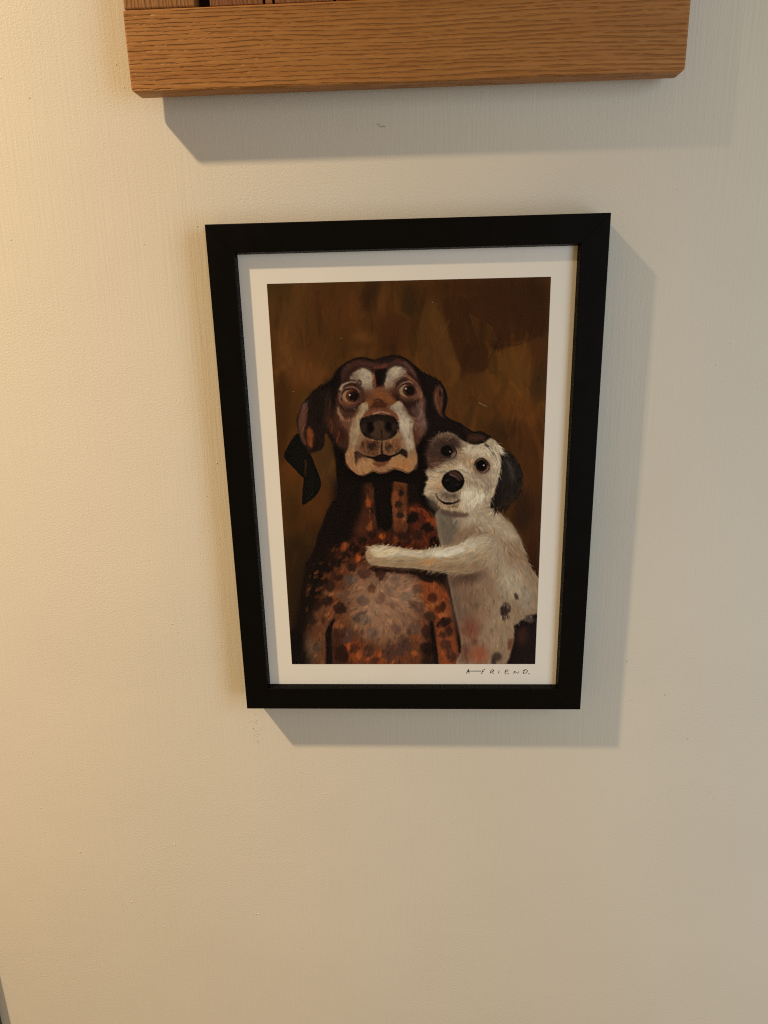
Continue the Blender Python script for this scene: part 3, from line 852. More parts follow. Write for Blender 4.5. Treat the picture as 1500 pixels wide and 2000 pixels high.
    P.line([(678, 874), (682, 858), (683, 838), (690, 818), (700, 800)], 2.4, (70, 40, 26), .7, 1.4, 1.2)
    P.line([(812, 872), (808, 850), (806, 838), (810, 822), (800, 808), (788, 790)], 2.2, (84, 52, 38), .65, 1.2, 1.2)
    P.line([(676, 904), (683, 915), (692, 924), (704, 928), (717, 925), (729, 919), (743, 923), (757, 920), (770, 914), (785, 917), (797, 922), (807, 917), (813, 905)], 2., (58, 33, 21), .8, 1.6, .9)
    P.smear(muz, 600, 13, 1.7, .10, .55, .18, .05)
    # nose leather
    P.shape([(706, 818), (716, 802), (732, 797), (752, 796), (768, 802), (777, 814), (772, 824), (712, 828)], (94, 52, 33), 2.2, .92)
    P.line([(728, 808), (744, 804), (762, 808)], 3.2, (146, 108, 84), .75, 2, 1.2)
    P.line([(716, 810), (728, 803), (742, 800)], 3, (118, 66, 42), .6, 2, 1.2)
    nose = [(702, 826), (707, 817), (722, 811), (737, 809), (752, 810), (766, 812), (775, 820), (779, 833), (775, 845), (766, 855), (752, 859), (740, 860), (725, 857), (712, 852), (705, 841)]
    P.shape(nose, (29, 19, 14), 1.2)
    P.shape([(729, 826), (740, 821), (750, 824), (751, 840), (762, 848), (756, 856), (740, 858), (726, 853), (722, 846), (731, 840)], (62, 41, 27), 3, .85)
    P.spot(710, 834, 5, 9, (56, 38, 28), 2.5, .7)
    P.spot(770, 833, 5, 8, (52, 34, 26), 2.5, .7)
    P.shape([(718, 826), (725, 824), (729, 832), (727, 842), (721, 845), (717, 838)], (12, 8, 7), 1.8, .95)
    P.shape([(754, 826), (760, 823), (764, 832), (762, 841), (756, 840), (752, 833)], (12, 8, 7), 1.8, .95)
    P.line([(744, 838), (745, 848), (745, 860)], 2.6, (24, 15, 11), .8, 3, 1.)
    P.smear(nose, 160, 7, 1.5, .14, .4, .6, .05)
    # lips and mouth
    P.shape([(712, 856), (728, 860), (743, 862), (744, 884), (734, 892), (720, 890), (706, 882), (702, 872), (708, 866)], (92, 54, 31), 3, .9)
    P.shape([(748, 862), (764, 857), (778, 856), (782, 868), (778, 880), (764, 888), (752, 888), (747, 880)], (104, 64, 38), 3, .9)
    P.spot(725, 872, 10, 7, (36, 21, 14), 3, .85)
    P.spot(733, 866, 6, 6, (44, 24, 16), 2.5, .7)
    P.spot(758, 873, 8, 8, (48, 30, 19), 3, .8)
    P.spot(708, 866, 3, 5, (56, 36, 24), 1.5, .7)
    for _ in range(16):
        P.spot(R.uniform(704, 780), R.uniform(860, 884), 1.3, 1.3, (44, 26, 18), .8, .6)
    P.line([(741, 866), (742, 878), (740, 886)], 2, (132, 92, 60), .7, 1.2, .9)
    P.line([(750, 866), (750, 878), (754, 886)], 2, (126, 86, 56), .7, 1.2, .9)
    P.line([(745.5, 860), (745, 872), (746, 888)], 2.4, (30, 17, 12), .85, 4.6, 1.1)
    P.shape([(733, 893), (746, 886), (762, 892), (758, 899), (744, 901), (734, 899)], (25, 14, 11), 1.4, .95)
    P.shape([(728, 892), (746, 888), (764, 891), (759, 900), (745, 903), (732, 900)], (25, 14, 11), 1.8, .9)
    for _ in range(46):
        x, y = R.uniform(703, 741), R.uniform(858, 884)
        P.hair(x, y, D(R.uniform(70, 120)), R.uniform(4, 9), 1.6, (40, 24, 16) if R.rand() < .6 else (112, 74, 46), .5)
    for _ in range(36):
        x, y = R.uniform(750, 781), R.uniform(858, 882)
        P.hair(x, y, D(R.uniform(60, 110)), R.uniform(4, 9), 1.6, (52, 31, 20) if R.rand() < .55 else (120, 82, 52), .5)
    P.line([(692, 883), (703, 887), (719, 892), (734, 894), (746, 889), (757, 892), (769, 889), (779, 884), (787, 877)], 4.4, (24, 14, 10), .95, 4.2, .9)
    P.shape([(692, 884), (698, 880), (706, 886), (714, 891), (704, 894), (697, 900), (695, 910), (693, 898)], (36, 21, 15), 2, .92)
    P.shape([(780, 884), (784, 876), (792, 878), (796, 886), (794, 895), (788, 890)], (32, 19, 14), 1.6, .92)
    P.shape([(729, 901), (745, 903), (758, 900), (754, 907), (742, 911), (731, 908)], (88, 44, 27), 2, .85)
    P.line([(738, 912), (748, 910), (756, 907)], 2, (82, 44, 28), .6, 1, 1.1)
    P.line([(700, 905), (716, 902), (730, 905)], 4, (156, 112, 72), .5, 3, 2)
    P.line([(764, 904), (780, 900), (800, 906)], 4, (150, 98, 56), .5, 3, 2)
    P.smear([(676, 890), (745, 900), (812, 890), (806, 916), (745, 920), (690, 922)], 260, 10, 1.6, .08, .45, .25, .05)
    P.dabs([(655, 760), (690, 705), (790, 700), (826, 750), (830, 840), (800, 880), (690, 880), (656, 850)], 150, 2.4, k=(.74, .86, 1.2, 1.3), a=.42)
    P.dabs([(684, 815), (700, 795), (720, 860), (700, 880), (684, 872)], 40, 2.6, k=(.8, 1.15), a=.5)
    P.dabs([(765, 795), (782, 788), (806, 836), (806, 875), (784, 862)], 50, 2.8, k=(.78, .88, 1.1), a=.5)
    P.spot(720, 772, 8, 10, (70, 38, 24), 4, .55)
    P.spot(770, 766, 7, 10, (72, 38, 24), 4, .55)
    P.shape([(664, 796), (690, 800), (704, 792), (700, 806), (684, 812), (668, 808)], (58, 34, 24), 4, .6)
    P.shape([(782, 790), (800, 800), (818, 790), (822, 806), (806, 814), (790, 806)], (60, 38, 29), 4, .6)
    P.line([(668, 786), (680, 790), (696, 787)], 2, (122, 62, 36), .6, 1.4, 1.)
    P.line([(782, 774), (796, 778), (812, 772)], 2, (112, 58, 36), .6, 1.4, 1.)
    P.shape([(684, 742), (690, 732), (697, 728), (698, 740), (694, 746)], (86, 58, 43), 4.5, .6)
    P.shape([(784, 718), (794, 726), (790, 732), (780, 730)], (96, 66, 48), 4.5, .55)
    P.shape([(682, 836), (690, 818), (696, 824), (690, 850), (688, 872), (682, 866)], (106, 74, 51), 4.5, .5)
    # smoke over the hard edges: brown drawn across brows, cheeks and crown
    P.shape([(664, 735), (684, 712), (704, 712), (690, 730), (676, 748)], (44, 25, 18), 6, .5)
    P.shape([(712, 760), (730, 758), (732, 776), (716, 778)], (92, 56, 34), 5, .55)
    P.shape([(750, 756), (766, 752), (770, 768), (756, 772)], (92, 56, 34), 5, .5)
    P.shape([(700, 872), (720, 884), (712, 898), (694, 896)], (92, 60, 39), 5, .5)
    P.shape([(786, 826), (800, 846), (798, 876), (788, 872)], (140, 114, 86), 5, .4)
    P.shape([(800, 880), (812, 884), (812, 906), (800, 904)], (124, 88, 58), 5, .5)
    face = [(655, 760), (690, 703), (790, 698), (828, 750), (832, 840), (812, 915), (745, 922), (690, 922), (676, 890), (656, 850)]
    P.smear(face, 1000, 9, 2.2, .11, .46, .4, .05)
    P.smear(face, 700, 7, 1.3, .16, .45, .3, .06)
    # shade under the jaw
    P.shape([(682, 916), (703, 930), (718, 926), (729, 921), (743, 926), (757, 923), (770, 917), (784, 920), (796, 925), (810, 918), (822, 925), (815, 945), (770, 940), (720, 942), (670, 945), (664, 915)],
            (14, 9, 7), 1.2, .95)
    P.shape([(652, 868), (664, 878), (674, 890), (674, 906), (682, 920), (672, 934), (660, 930), (655, 900)], (15, 9, 7), 2.4, .92)
    P.shape([(816, 872), (826, 858), (836, 860), (834, 900), (826, 935), (814, 930), (816, 905)], (15, 9, 7), 2.6, .92)
    P.tuft([(814, 786), (824, 800), (829, 824)], 46, 11, 1.2, (112, 84, 68), .45, D(100), .25)
    P.tuft([(660, 800), (668, 815), (690, 815)], 30, 9, 1.1, (128, 92, 68), .5, D(70), .4)
    P.tuft([(664, 840), (656, 860)], 20, 9, 1.2, (96, 46, 24), .5, D(95), .3)

    P.shape([(818, 925), (836, 915), (846, 950), (850, 985), (866, 1000), (862, 1030), (846, 1004), (826, 985), (816, 960)], (15, 10, 8), 2.6, .95)
    # ---- small dog: body
    sb = [(852, 1000), (880, 985), (930, 985), (963, 990), (976, 1002), (987, 1012), (999, 1021), (1005, 1032), (1016, 1052), (1023, 1071), (1028, 1087), (1034, 1102), (1046, 1120), (1060, 1140),
          (1075, 1180), (1075, 1310), (904, 1310), (902, 1267), (898, 1233), (892, 1207), (886, 1180), (880, 1153), (874, 1121), (866, 1085), (860, 1061), (854, 1030)]
    P.shape(sb, (128, 98, 69), 1.8)
    P.shape([(852, 1000), (870, 990), (900, 1000), (902, 1030), (880, 1062), (862, 1060), (854, 1030)], (92, 77, 60), 5, .85)
    P.shape([(900, 1006), (950, 992), (980, 1010), (1002, 1034), (1014, 1060), (980, 1050), (930, 1030), (900, 1040)], (158, 134, 103), 7, .8)
    P.spot(915, 1040, 26, 12, (122, 92, 64), 7, .8, -.2)
    P.spot(975, 1068, 22, 14, (132, 104, 76), 8, .7)
    P.shape([(876, 1122), (910, 1118), (945, 1112), (950, 1126), (920, 1140), (890, 1150), (880, 1150)], (84, 58, 42), 6, .9)
    P.spot(915, 1128, 20, 7, (66, 44, 33), 5, .8, -.15)
    P.spot(950, 1140, 22, 20, (122, 92, 66), 10, .7)
    P.spot(1002, 1140, 28, 34, (158, 134, 102), 11, .85)
    P.spot(985, 1120, 12, 18, (160, 136, 102), 6, .6)
    P.spot(912, 1180, 26, 44, (104, 74, 52), 12, .85)
    P.spot(970, 1210, 30, 36, (138, 110, 79), 12, .7)
    P.spot(1028, 1170, 16, 26, (136, 116, 90), 8, .7)
    P.spot(918, 1228, 22, 22, (104, 56, 38), 8, .85)
    P.spot(945, 1200, 14, 16, (126, 84, 58), 8, .6)
    P.spot(910, 1275, 10, 22, (84, 46, 32), 5, .8)
    P.spot(936, 1278, 18, 20, (128, 66, 41), 7, .9)
    P.spot(926, 1252, 6, 9, (70, 42, 30), 4, .8)
    P.spot(922, 1243, 10, 8, (120, 74, 44), 4, .7)
    P.spot(970, 1255, 18, 20, (136, 104, 74), 8, .7)
    P.spot(984, 1290, 10, 10, (120, 88, 62), 5, .7)
    P.spot(895, 1190, 6, 50, (92, 68, 52), 5, .7, -.17)
    P.smear(sb, 1500, 15, 2.6, .10, .5, .3, .04)
    hind = [(1004, 1250), (1006, 1232), (1009, 1220), (1020, 1211), (1033, 1202), (1043, 1200), (1075, 1205), (1075, 1310), (994, 1310), (997, 1280)]
    P.shape(hind, (24, 14, 12), 2.6, .97)
    P.spot(1020, 1240, 10, 20, (56, 30, 21), 6, .8)
    P.spot(1034, 1212, 10, 8, (84, 66, 52), 4, .7)
    P.spot(997, 1258, 5, 11, (92, 52, 34), 2.5, .85, .2)
    P.tuft([(1008, 1222), (1020, 1212), (1034, 1216), (1044, 1214)], 60, 11, 1.5, (22, 15, 13), .8, D(80), .4)
    P.tuft([(1010, 1210), (1022, 1202), (1040, 1200)], 30, 12, 1.4, (116, 94, 72), .6, D(85), .3)
    P.spot(987.5, 1190, 9.5, 14, (46, 31, 25), 2., .93, .3, .1)
    P.spot(1009, 1164, 4, 7, (58, 44, 35), 1.8, .85, -.3)
    P.spot(971, 1283, 10, 9, (62, 44, 34), 3, .9, -.3)
    P.spot(965, 1294, 5, 9, (58, 40, 32), 2.5, .9)
    P.spot(962, 1230, 3, 5, (112, 82, 58), 1.5, .6)
    P.tuft([(982, 1202), (988, 1204), (994, 1200)], 20, 8, 1.3, (50, 34, 27), .7, D(95), .25)
    P.tuft([(984, 1178), (992, 1176), (995, 1184)], 20, 8, 1.2, (120, 98, 74), .6, D(100), .2)
    P.dabs(sb, 200, 4.2, k=(.80, .9, 1.1, 1.18), a=.42)
    P.smear(sb, 1300, 12, 1.5, .13, .5, .22, .04)
    P.tuft([(966, 992), (985, 1010), (1003, 1030), (1016, 1052), (1024, 1074), (1034, 1102)], 90, 11, 1.4, (128, 104, 78), .42, D(62), .25)
    P.tuft([(1014, 1050), (1026, 1082), (1036, 1104), (1048, 1124)], 24, 12, 1., (140, 116, 88), .35, D(66), .12)
    P.tuft([(895, 1012), (930, 1000), (960, 998), (985, 1020)], 70, 12, 1.8, (158, 134, 103), .42, D(165), .4)
    P.tuft([(930, 1030), (960, 1025), (1000, 1045)], 70, 13, 1.5, (158, 134, 102), .5, D(35), .3)
    P.tuft([(884, 1020), (892, 1008), (905, 1002)], 16, 12, 2, (138, 112, 82), .45, D(125), .2)
    # ---- small dog: the arm round the big dog
    arm = [(714, 1084), (716, 1075), (722, 1068), (730, 1064), (748, 1065), (777, 1068), (806, 1073), (833, 1072), (864, 1066), (893, 1062), (914, 1052), (940, 1044), (962, 1056), (968, 1085), (955, 1105),
           (930, 1116), (902, 1118), (876, 1119), (845, 1115), (806, 1110), (767, 1107), (730, 1103), (718, 1095)]
    P.shape(arm, (148, 120, 86), 1.5)
    P.shape([(722, 1074), (740, 1067), (777, 1071), (806, 1076), (835, 1075), (866, 1070), (900, 1063), (935, 1050), (950, 1060), (920, 1076), (880, 1084), (840, 1090), (800, 1086), (760, 1088), (730, 1086)],
            (182, 160, 126), 3.5, .9)
    P.shape([(730, 1072), (748, 1069), (768, 1074), (772, 1084), (752, 1087), (734, 1084)], (184, 158, 118), 3, .8)
    P.shape([(850, 1080), (866, 1074), (890, 1072), (908, 1068), (900, 1078), (876, 1086), (856, 1088)], (198, 178, 144), 2.6, .85)
    P.shape([(900, 1062), (930, 1048), (955, 1054), (955, 1070), (925, 1076)], (168, 144, 110), 6, .8)
    P.shape([(722, 1094), (760, 1097), (806, 1098), (850, 1102), (900, 1100), (940, 1096), (945, 1108), (900, 1117), (846, 1114), (800, 1108), (735, 1102)], (124, 92, 62), 4, .7)
    P.spot(838, 1096, 22, 5, (156, 106, 60), 4, .7)
    P.spot(722, 1083, 6, 9, (136, 100, 64), 3, .7)
    P.dabs(arm, 70, 3.6, k=(.84, 1.1, 1.16), a=.5)
    P.smear(arm, 900, 17, 1.6, .10, .6, .14, .04)
    P.tuft([(830, 1106), (860, 1112), (900, 1114), (935, 1110)], 60, 15, 1.3, (134, 104, 74), .6, D(160), .2)
    P.tuft([(722, 1070), (760, 1068), (806, 1074)], 40, 13, 1.2, (150, 122, 86), .55, D(184), .12)
    P.tuft([(905, 1060), (930, 1052), (955, 1062)], 50, 13, 1.5, (178, 154, 118), .55, D(158), .3)
    P.tuft([(716, 1080), (718, 1092)], 10, 6, 1.2, (118, 84, 54), .6, D(190), .4)
    P.shape([(930, 1048), (958, 1042), (985, 1056), (990, 1090), (975, 1118), (948, 1116), (946, 1090), (950, 1064)], (146, 120, 90), 9, .85)
    P.spot(940, 1112, 16, 7, (112, 84, 60), 5, .6, -.3)
    P.spot(945, 1058, 18, 8, (164, 140, 108), 6, .7, -.3)
    P.smear([(905, 1050), (960, 1036), (1000, 1060), (990, 1120), (930, 1122), (900, 1100)], 420, 15, 1.9, .11, .55, .35, .04)
    P.tuft([(870, 1112), (900, 1116), (930, 1112)], 50, 12, 1.5, (126, 98, 70), .5, D(150), .3)
    P.line([(800, 1109), (850, 1115), (890, 1119)], 2, (54, 34, 24), .5, 1, 1.)
    P.line([(868, 1067), (890, 1063), (908, 1056)], 1.6, (96, 70, 48), .6, 1, .8)

    # ---- small dog: dark ear, then the head
    ear2 = [(972, 886), (989, 881), (1003, 889), (1010, 903), (1018, 922), (1019, 938), (1013, 956), (1000, 974), (984, 986), (970, 990), (956, 990), (955, 978), (964, 968), (966, 950), (973, 925)]
    P.shape(ear2, (28, 21, 16), 2.2, .97)
    P.shape([(985, 890), (1000, 896), (1008, 920), (1004, 945), (994, 930), (990, 905)], (44, 34, 27), 5, .7)
    P.spot(980, 930, 6, 22, (40, 33, 28), 4, .6, .2)
    P.smear(ear2, 380, 15, 1.7, .24, .55, .18, .05)
    P.tuft([(1002, 890), (1014, 908), (1020, 930), (1016, 954), (1002, 974), (984, 988), (966, 992)], 90, 13, 2., (26, 19, 15), .8, D(105), .45)
    P.tuft([(984, 892), (996, 905), (1002, 930)], 30, 18, 1.6, (58, 47, 38), .5, D(80), .25)
    P.tuft([(966, 950), (962, 972), (956, 988)], 26, 12, 1.6, (20, 15, 12), .7, D(150), .4)
    P.tuft([(1000, 888), (1014, 912), (1019, 940), (1008, 965)], 46, 12, 1.2, (34, 25, 19), .6, D(100), .25)
    hd = [(842, 868), (850, 852), (866, 845), (884, 846), (900, 858), (925, 868), (945, 864), (958, 855), (970, 864), (981, 878), (977, 888), (978, 906), (973, 929), (968, 948), (965, 964), (957, 974),
          (952, 988), (937, 994), (914, 1001), (896, 998), (877, 996), (861, 990), (848, 980), (836, 972), (828, 961), (832, 946), (837, 935), (832, 922), (838, 909), (835, 892)]
    P.shape(hd, (150, 124, 92), 2.)
    # dark side
    P.shape([(835, 868), (852, 850), (880, 846), (898, 858), (902, 872), (890, 878), (886, 896), (866, 902), (842, 914), (832, 900)], (50, 32, 23), 5, .94)
    P.shape([(836, 900), (850, 892), (868, 898), (852, 912), (838, 916)], (70, 42, 28), 3, .8)
    P.shape([(904, 870), (930, 872), (955, 868), (962, 886), (955, 896), (935, 888), (915, 892), (904, 884)], (178, 153, 118), 5, .85)
    P.shape([(888, 880), (910, 885), (926, 896), (922, 915), (904, 912), (892, 898)], (150, 114, 78), 5, .8)
    P.shape([(958, 896), (974, 900), (970, 930), (958, 950), (955, 930)], (164, 140, 108), 5, .8)
    P.shape([(905, 955), (930, 950), (945, 965), (940, 985), (915, 996), (900, 980)], (190, 167, 130), 6, .85)
    P.shape([(840, 930), (862, 924), (860, 945), (845, 955), (834, 950)], (162, 132, 96), 4, .8)
    P.shape([(925, 925), (950, 925), (962, 940), (950, 960), (935, 950), (922, 938)], (132, 106, 80), 5, .8)
    P.spot(858, 950, 8, 8, (156, 112, 70), 4, .7)
    P.spot(908, 922, 8, 9, (172, 148, 114), 4, .8)
    P.shape([(862, 958), (884, 962), (896, 962), (892, 974), (874, 978), (860, 970)], (84, 64, 48), 4, .85)
    P.shape([(850, 972), (862, 984), (880, 988), (900, 984), (896, 994), (872, 994), (856, 986)], (148, 116, 80), 3, .85)
    P.shape([(836, 968), (848, 974), (858, 990), (850, 996), (838, 984)], (84, 66, 50), 4, .8)
    P.shape([(862, 995), (896, 1000), (916, 1002), (906, 1010), (880, 1008), (864, 1004)], (82, 58, 44), 3, .8)
    P.smear(hd, 1100, 12, 1.6, .13, .6, .25, .05)
    P.dabs(hd, 120, 2.6, k=(.72, .84, 1.16, 1.24), a=.5)
    P.smear(hd, 500, 13, 1.3, .20, .5, .3, .05)
    # fur fans
    P.tuft([(895, 985), (910, 970), (930, 960)], 110, 17, 1.5, (182, 158, 122), .42, D(92), .25)
    P.tuft([(930, 985), (945, 975), (955, 960)], 70, 13, 1.4, (168, 144, 110), .42, D(96), .25)
    P.tuft([(856, 926), (850, 938), (850, 948)], 60, 14, 1.4, (172, 142, 104), .42, D(182), .25)
    P.tuft([(846, 955), (838, 962)], 24, 12, 1.4, (158, 130, 98), .65, D(170), .3)
    P.tuft([(890, 918), (900, 914), (912, 922)], 60, 12, 1.2, (184, 160, 126), .42, D(-70), .6)
    P.tuft([(880, 916), (888, 912)], 24, 12, 1.2, (156, 128, 94), .55, D(-105), .4)
    P.tuft([(962, 862), (974, 872), (980, 884)], 46, 14, 1.6, (172, 150, 116), .7, D(50), .3)
    P.tuft([(976, 890), (975, 915), (968, 945)], 60, 11, 1.4, (160, 136, 104), .6, D(95), .25)
    P.tuft([(965, 950), (960, 970), (955, 985)], 40, 12, 1.5, (164, 138, 106), .6, D(110), .3)
    P.tuft([(846, 862), (866, 850), (886, 852)], 50, 15, 1.3, (96, 68, 48), .55, D(165), .35)
    P.tuft([(912, 930), (930, 935), (945, 945)], 50, 13, 1.3, (160, 134, 104), .5, D(40), .3)
    P.tuft([(905, 872), (925, 876), (945, 876)], 60, 11, 1.3, (180, 154, 118), .36, D(95), .3)
    P.tuft([(838, 886), (850, 880)], 20, 13, 1.3, (52, 33, 24), .6, D(175), .4)
    # eyes
    P.spot(874, 880, 15, 13, (44, 28, 20), 2.5, .9)
    P.spot(887, 889, 6, 6, (104, 82, 64), 2, .85, .5)
    P.spot(872, 879.5, 11.5, 10.5, (14, 10, 8), 1.3, .98)
    P.line([(882, 870), (890, 878), (890, 888), (884, 894)], 2.6, (40, 25, 18), .85, 1.6, .9)
    P.line([(863, 896), (876, 897), (888, 896)], 2, (98, 74, 54), .6, 1.2, 1.2)
    P.spot(878.4, 881.4, 1.5, 1.5, (142, 126, 110), .9, .8)
    P.spot(941, 910, 17, 16, (98, 68, 48), 3, .8)
    P.spot(943, 910, 13.5, 13, (64, 42, 32), 1.4, .95)
    P.spot(944.5, 911, 11, 10.8, (112, 86, 68), 1.3, .9)
    P.spot(941, 909, 10.8, 11, (44, 20, 14), 1.2, .97)
    P.spot(938.8, 907.4, 9.8, 10, (13, 9, 8), 1.5, .98)
    P.line([(926, 908), (931, 898), (940, 894), (949, 899), (954, 909)], 2.6, (30, 19, 15), .9, 1.8, .8)
    P.line([(955, 908), (953, 917), (946, 922)], 1.8, (52, 34, 26), .8, 1.2, .8)
    P.spot(944.3, 907.8, 1.4, 1.4, (176, 150, 128), .8, .85)
    P.tuft([(934, 899), (944, 897)], 6, 5, 1.2, (28, 19, 15), .6, D(-70), .5)
    P.line([(946, 866), (955, 873), (964, 884)], 6, (66, 56, 46), .8, 3, 1.6)
    P.tuft([(948, 868), (956, 875), (962, 883)], 26, 10, 1.2, (74, 62, 50), .7, D(48), .2)
    # nose and mouth
    n2 = [(866, 928), (875, 921), (888, 917), (900, 923), (906, 934), (906, 943), (900, 954), (884, 961), (870, 955), (862, 941)]
    P.shape(n2, (17, 12, 10), 1.2, .98)
    P.shape([(874, 923), (888, 919), (900, 926), (904, 937), (896, 934), (884, 928)], (66, 40, 31), 1.8, .9)
    P.line([(878, 926), (888, 930), (898, 938)], 2.2, (112, 88, 74), .7, 1.2, 1.)
    P.spot(873, 937, 4, 2.2, (48, 38, 33), 1.4, .6, -.3)
    P.spot(893, 946, 4, 2.2, (44, 35, 30), 1.4, .6, .2)
    P.spot(874, 942, 3.2, 2.8, (6, 5, 5), .9, .9)
    P.spot(892, 951, 3.2, 2.6, (6, 5, 5), .9, .9)
    P.line([(851, 963), (855, 972), (866, 981), (880, 983), (895, 978)], 2.4, (34, 20, 15), .85, 4.0, 1.4)
    P.shape([(852, 970), (866, 984), (884, 987), (898, 981), (890, 990), (868, 990)], (112, 80, 54), 2.2, .6)
    P.shape([(860, 977), (870, 980), (886, 981), (880, 985), (868, 984)], (26, 15, 12), 1., .8)
    P.spot(896, 977, 3, 3, (92, 56, 38), 1.5, .7)
    P.tuft([(870, 962), (880, 966), (890, 964)], 26, 10, 1.6, (78, 59, 45), .35, D(95), .2)
    P.tuft([(880, 990), (892, 990)], 16, 8, 1.1, (86, 58, 40), .6, D(-60), .3)
    P.tuft([(842, 905), (862, 904), (884, 898), (896, 880), (900, 866)], 70, 11, 1.6, (112, 86, 62), .45, D(30), .8)
    P.tuft([(838, 890), (846, 868), (860, 856)], 40, 12, 1.6, (66, 44, 32), .5, D(200), .6)
    P.tuft([(858, 980), (876, 988), (896, 984)], 40, 9, 1.4, (150, 122, 90), .45, D(100), .4)
    P.tuft([(852, 960), (862, 968), (890, 972)], 26, 8, 1.3, (142, 114, 84), .4, D(110), .5)
    P.tuft([(904, 962), (918, 958), (934, 966), (944, 960)], 60, 16, 1.7, (196, 174, 138), .45, D(94), .3)
    P.tuft([(950, 872), (966, 880), (972, 900)], 40, 12, 1.5, (186, 163, 128), .45, D(70), .4)
    # small pale dash high on the right, a few dust specks in the print
    P.line([(934, 785), (941, 789), (951, 793)], 2.6, (112, 84, 58), .7, 1.6, 1.2)
    P.line([(935, 776), (938, 770)], 1.4, (104, 74, 46), .5, .8, .7)
    for x, y in [(573, 765), (666, 661), (844, 590)]:
        P.spot(x, y, .8, 1.3, (120, 92, 62), .5, .7)
    P.smear(whole, 1500, 8, 1.2, .08, .25, .4, .03)
    # crisp the paint up: broad contrast, then the bristle marks
    for sg, am in ((12., .14), (1.3, .65)):
        lo_ = np.stack([P.blur(P.c[..., k], sg) for k in range(3)], -1)
        P.c = P.c + (P.c - lo_) * am
    return np.clip(P.c, 3, 255)

# ================================================================ black frame with the print
FD = 0.01823                                 # how far the front of the frame stands off the wall
W2, H2 = 0.2275 / 2, 0.31173 / 2
REC = 0.0050                                 # print lies this far behind the frame's front
pic = bpy.data.objects.new('framed_picture', None)
COL.objects.link(pic)
pic.location = (0, 0, ZC)
tag(pic, 'black wooden picture frame with a white-bordered print of two hugging dogs', 'picture frame', 'thing')

RAIL = .0157
profile = [(0, -.0006), (0, -FD + .0005), (.00015, -FD + .00015), (.0005, -FD), (RAIL - .0006, -FD), (RAIL - .0002, -FD + .00015), (RAIL, -FD + .0006),
           (RAIL + .0007, -FD + REC - .0002), (RAIL + .0007, -FD + REC + .0030), (RAIL - .006, -FD + REC + .0030), (RAIL - .006, -.0006)]
corners = [(-W2, H2), (W2, H2), (W2, -H2), (-W2, -H2)]
inward = [(1, -1), (-1, -1), (-1, 1), (1, 1)]
for i in range(4):
    j = (i + 1) % 4
    bm = bmesh.new()
    g = .00010                              # hair-line at the mitre
    dx, dz = corners[j][0] - corners[i][0], corners[j][1] - corners[i][1]
    L = math.hypot(dx, dz)
    dx, dz = dx / L, dz / L
    a = [bm.verts.new((corners[i][0] + inward[i][0] * t + dx * g, y, corners[i][1] + inward[i][1] * t + dz * g)) for t, y in profile]
    b = [bm.verts.new((corners[j][0] + inward[j][0] * t - dx * g, y, corners[j][1] + inward[j][1] * t - dz * g)) for t, y in profile]
    n = len(profile)
    for k in range(n):
        q = (k + 1) % n
        bm.faces.new((a[k], b[k], b[q], a[q]))
    bm.faces.new(a[::-1])
    bm.faces.new(b)
    bmesh.ops.recalc_face_normals(bm, faces=bm.faces[:])
    obj('rail', bm, BLACK, pic)

py = -FD + REC
IX, IZ = W2 - RAIL + .004, H2 - RAIL + .004
obj('backing_board', box(-IX, IX, py + .0008, py + .0028, -IZ, IZ), BOARD, pic)
paper = tag(obj('paper_sheet', box(-IX, IX, py, py + .0005, -IZ, IZ), PAPER, pic), 'white paper with a plain border round the print')
GX, GZ = W2 - RAIL - .0004, H2 - RAIL - .0004
tag(obj('glass_pane', box(-GX, GX, py - .0016, py - .0004, -GZ, GZ), GLASS, pic), 'clear glass over the print')

# the printed picture: a fine sheet whose ink is laid down by paint_picture()
ink_px = paint_picture()
SX0, SX1, SZ0, SZ1 = -.0813, .0830, -.12413, .12305
NU, NV = 470, 700
cu = [(521, 555.5), (1074.5, 539.5), (1046, 1296.5), (571, 1297)]           # the sheet's corners in the sketch
A = []
for (u, v), (x, y) in zip([(0, 0), (1, 0), (1, 1), (0, 1)], cu):
    A.append([u, v, 1, 0, 0, 0, -u * x, -v * x])
    A.append([0, 0, 0, u, v, 1, -u * y, -v * y])
hm = np.append(np.linalg.solve(np.array(A, float), np.array(cu, float).ravel()), 1).reshape(3, 3)
U, V = np.meshgrid(np.linspace(0, 1, NU), np.linspace(0, 1, NV))
q = hm @ np.stack([U.ravel(), V.ravel(), np.ones(U.size)])
sx, sy = np.clip(q[0] / q[2] - PX0 - .5, 0, PW - 1.001), np.clip(q[1] / q[2] - PY0 - .5, 0, PH - 1.001)
ix, iy = sx.astype(int), sy.astype(int)
fx, fy = (sx - ix)[:, None], (sy - iy)[:, None]
ink = (ink_px[iy, ix] * (1 - fx) + ink_px[iy, ix + 1] * fx) * (1 - fy) + (ink_px[iy + 1, ix] * (1 - fx) + ink_px[iy + 1, ix + 1] * fx) * fy
ink /= 255.
ink = np.where(ink <= .04045, ink / 12.92, ((ink + .055) / 1.055) ** 2.4)
ink = np.clip(ink * np.array(INK_GAIN), 0, .9)
co = np.stack([SX0 + (SX1 - SX0) * U.ravel(), np.full(U.size, py - .00015), SZ1 + (SZ0 - SZ1) * V.ravel()], 1)
idx = np.arange(NU * NV).reshape(NV, NU)
fc = np.stack([idx[:-1, :-1], idx[1:, :-1], idx[1:, 1:], idx[:-1, 1:]], -1).reshape(-1, 4)
me = bpy.data.meshes.new('print')
me.vertices.add(len(co))
me.vertices.foreach_set('co', co.ravel())
me.loops.add(fc.size)
me.loops.foreach_set('vertex_index', fc.ravel().astype(np.int32))
me.polygons.add(len(fc))
me.polygons.foreach_set('loop_start', np.arange(0, fc.size, 4, dtype=np.int32))
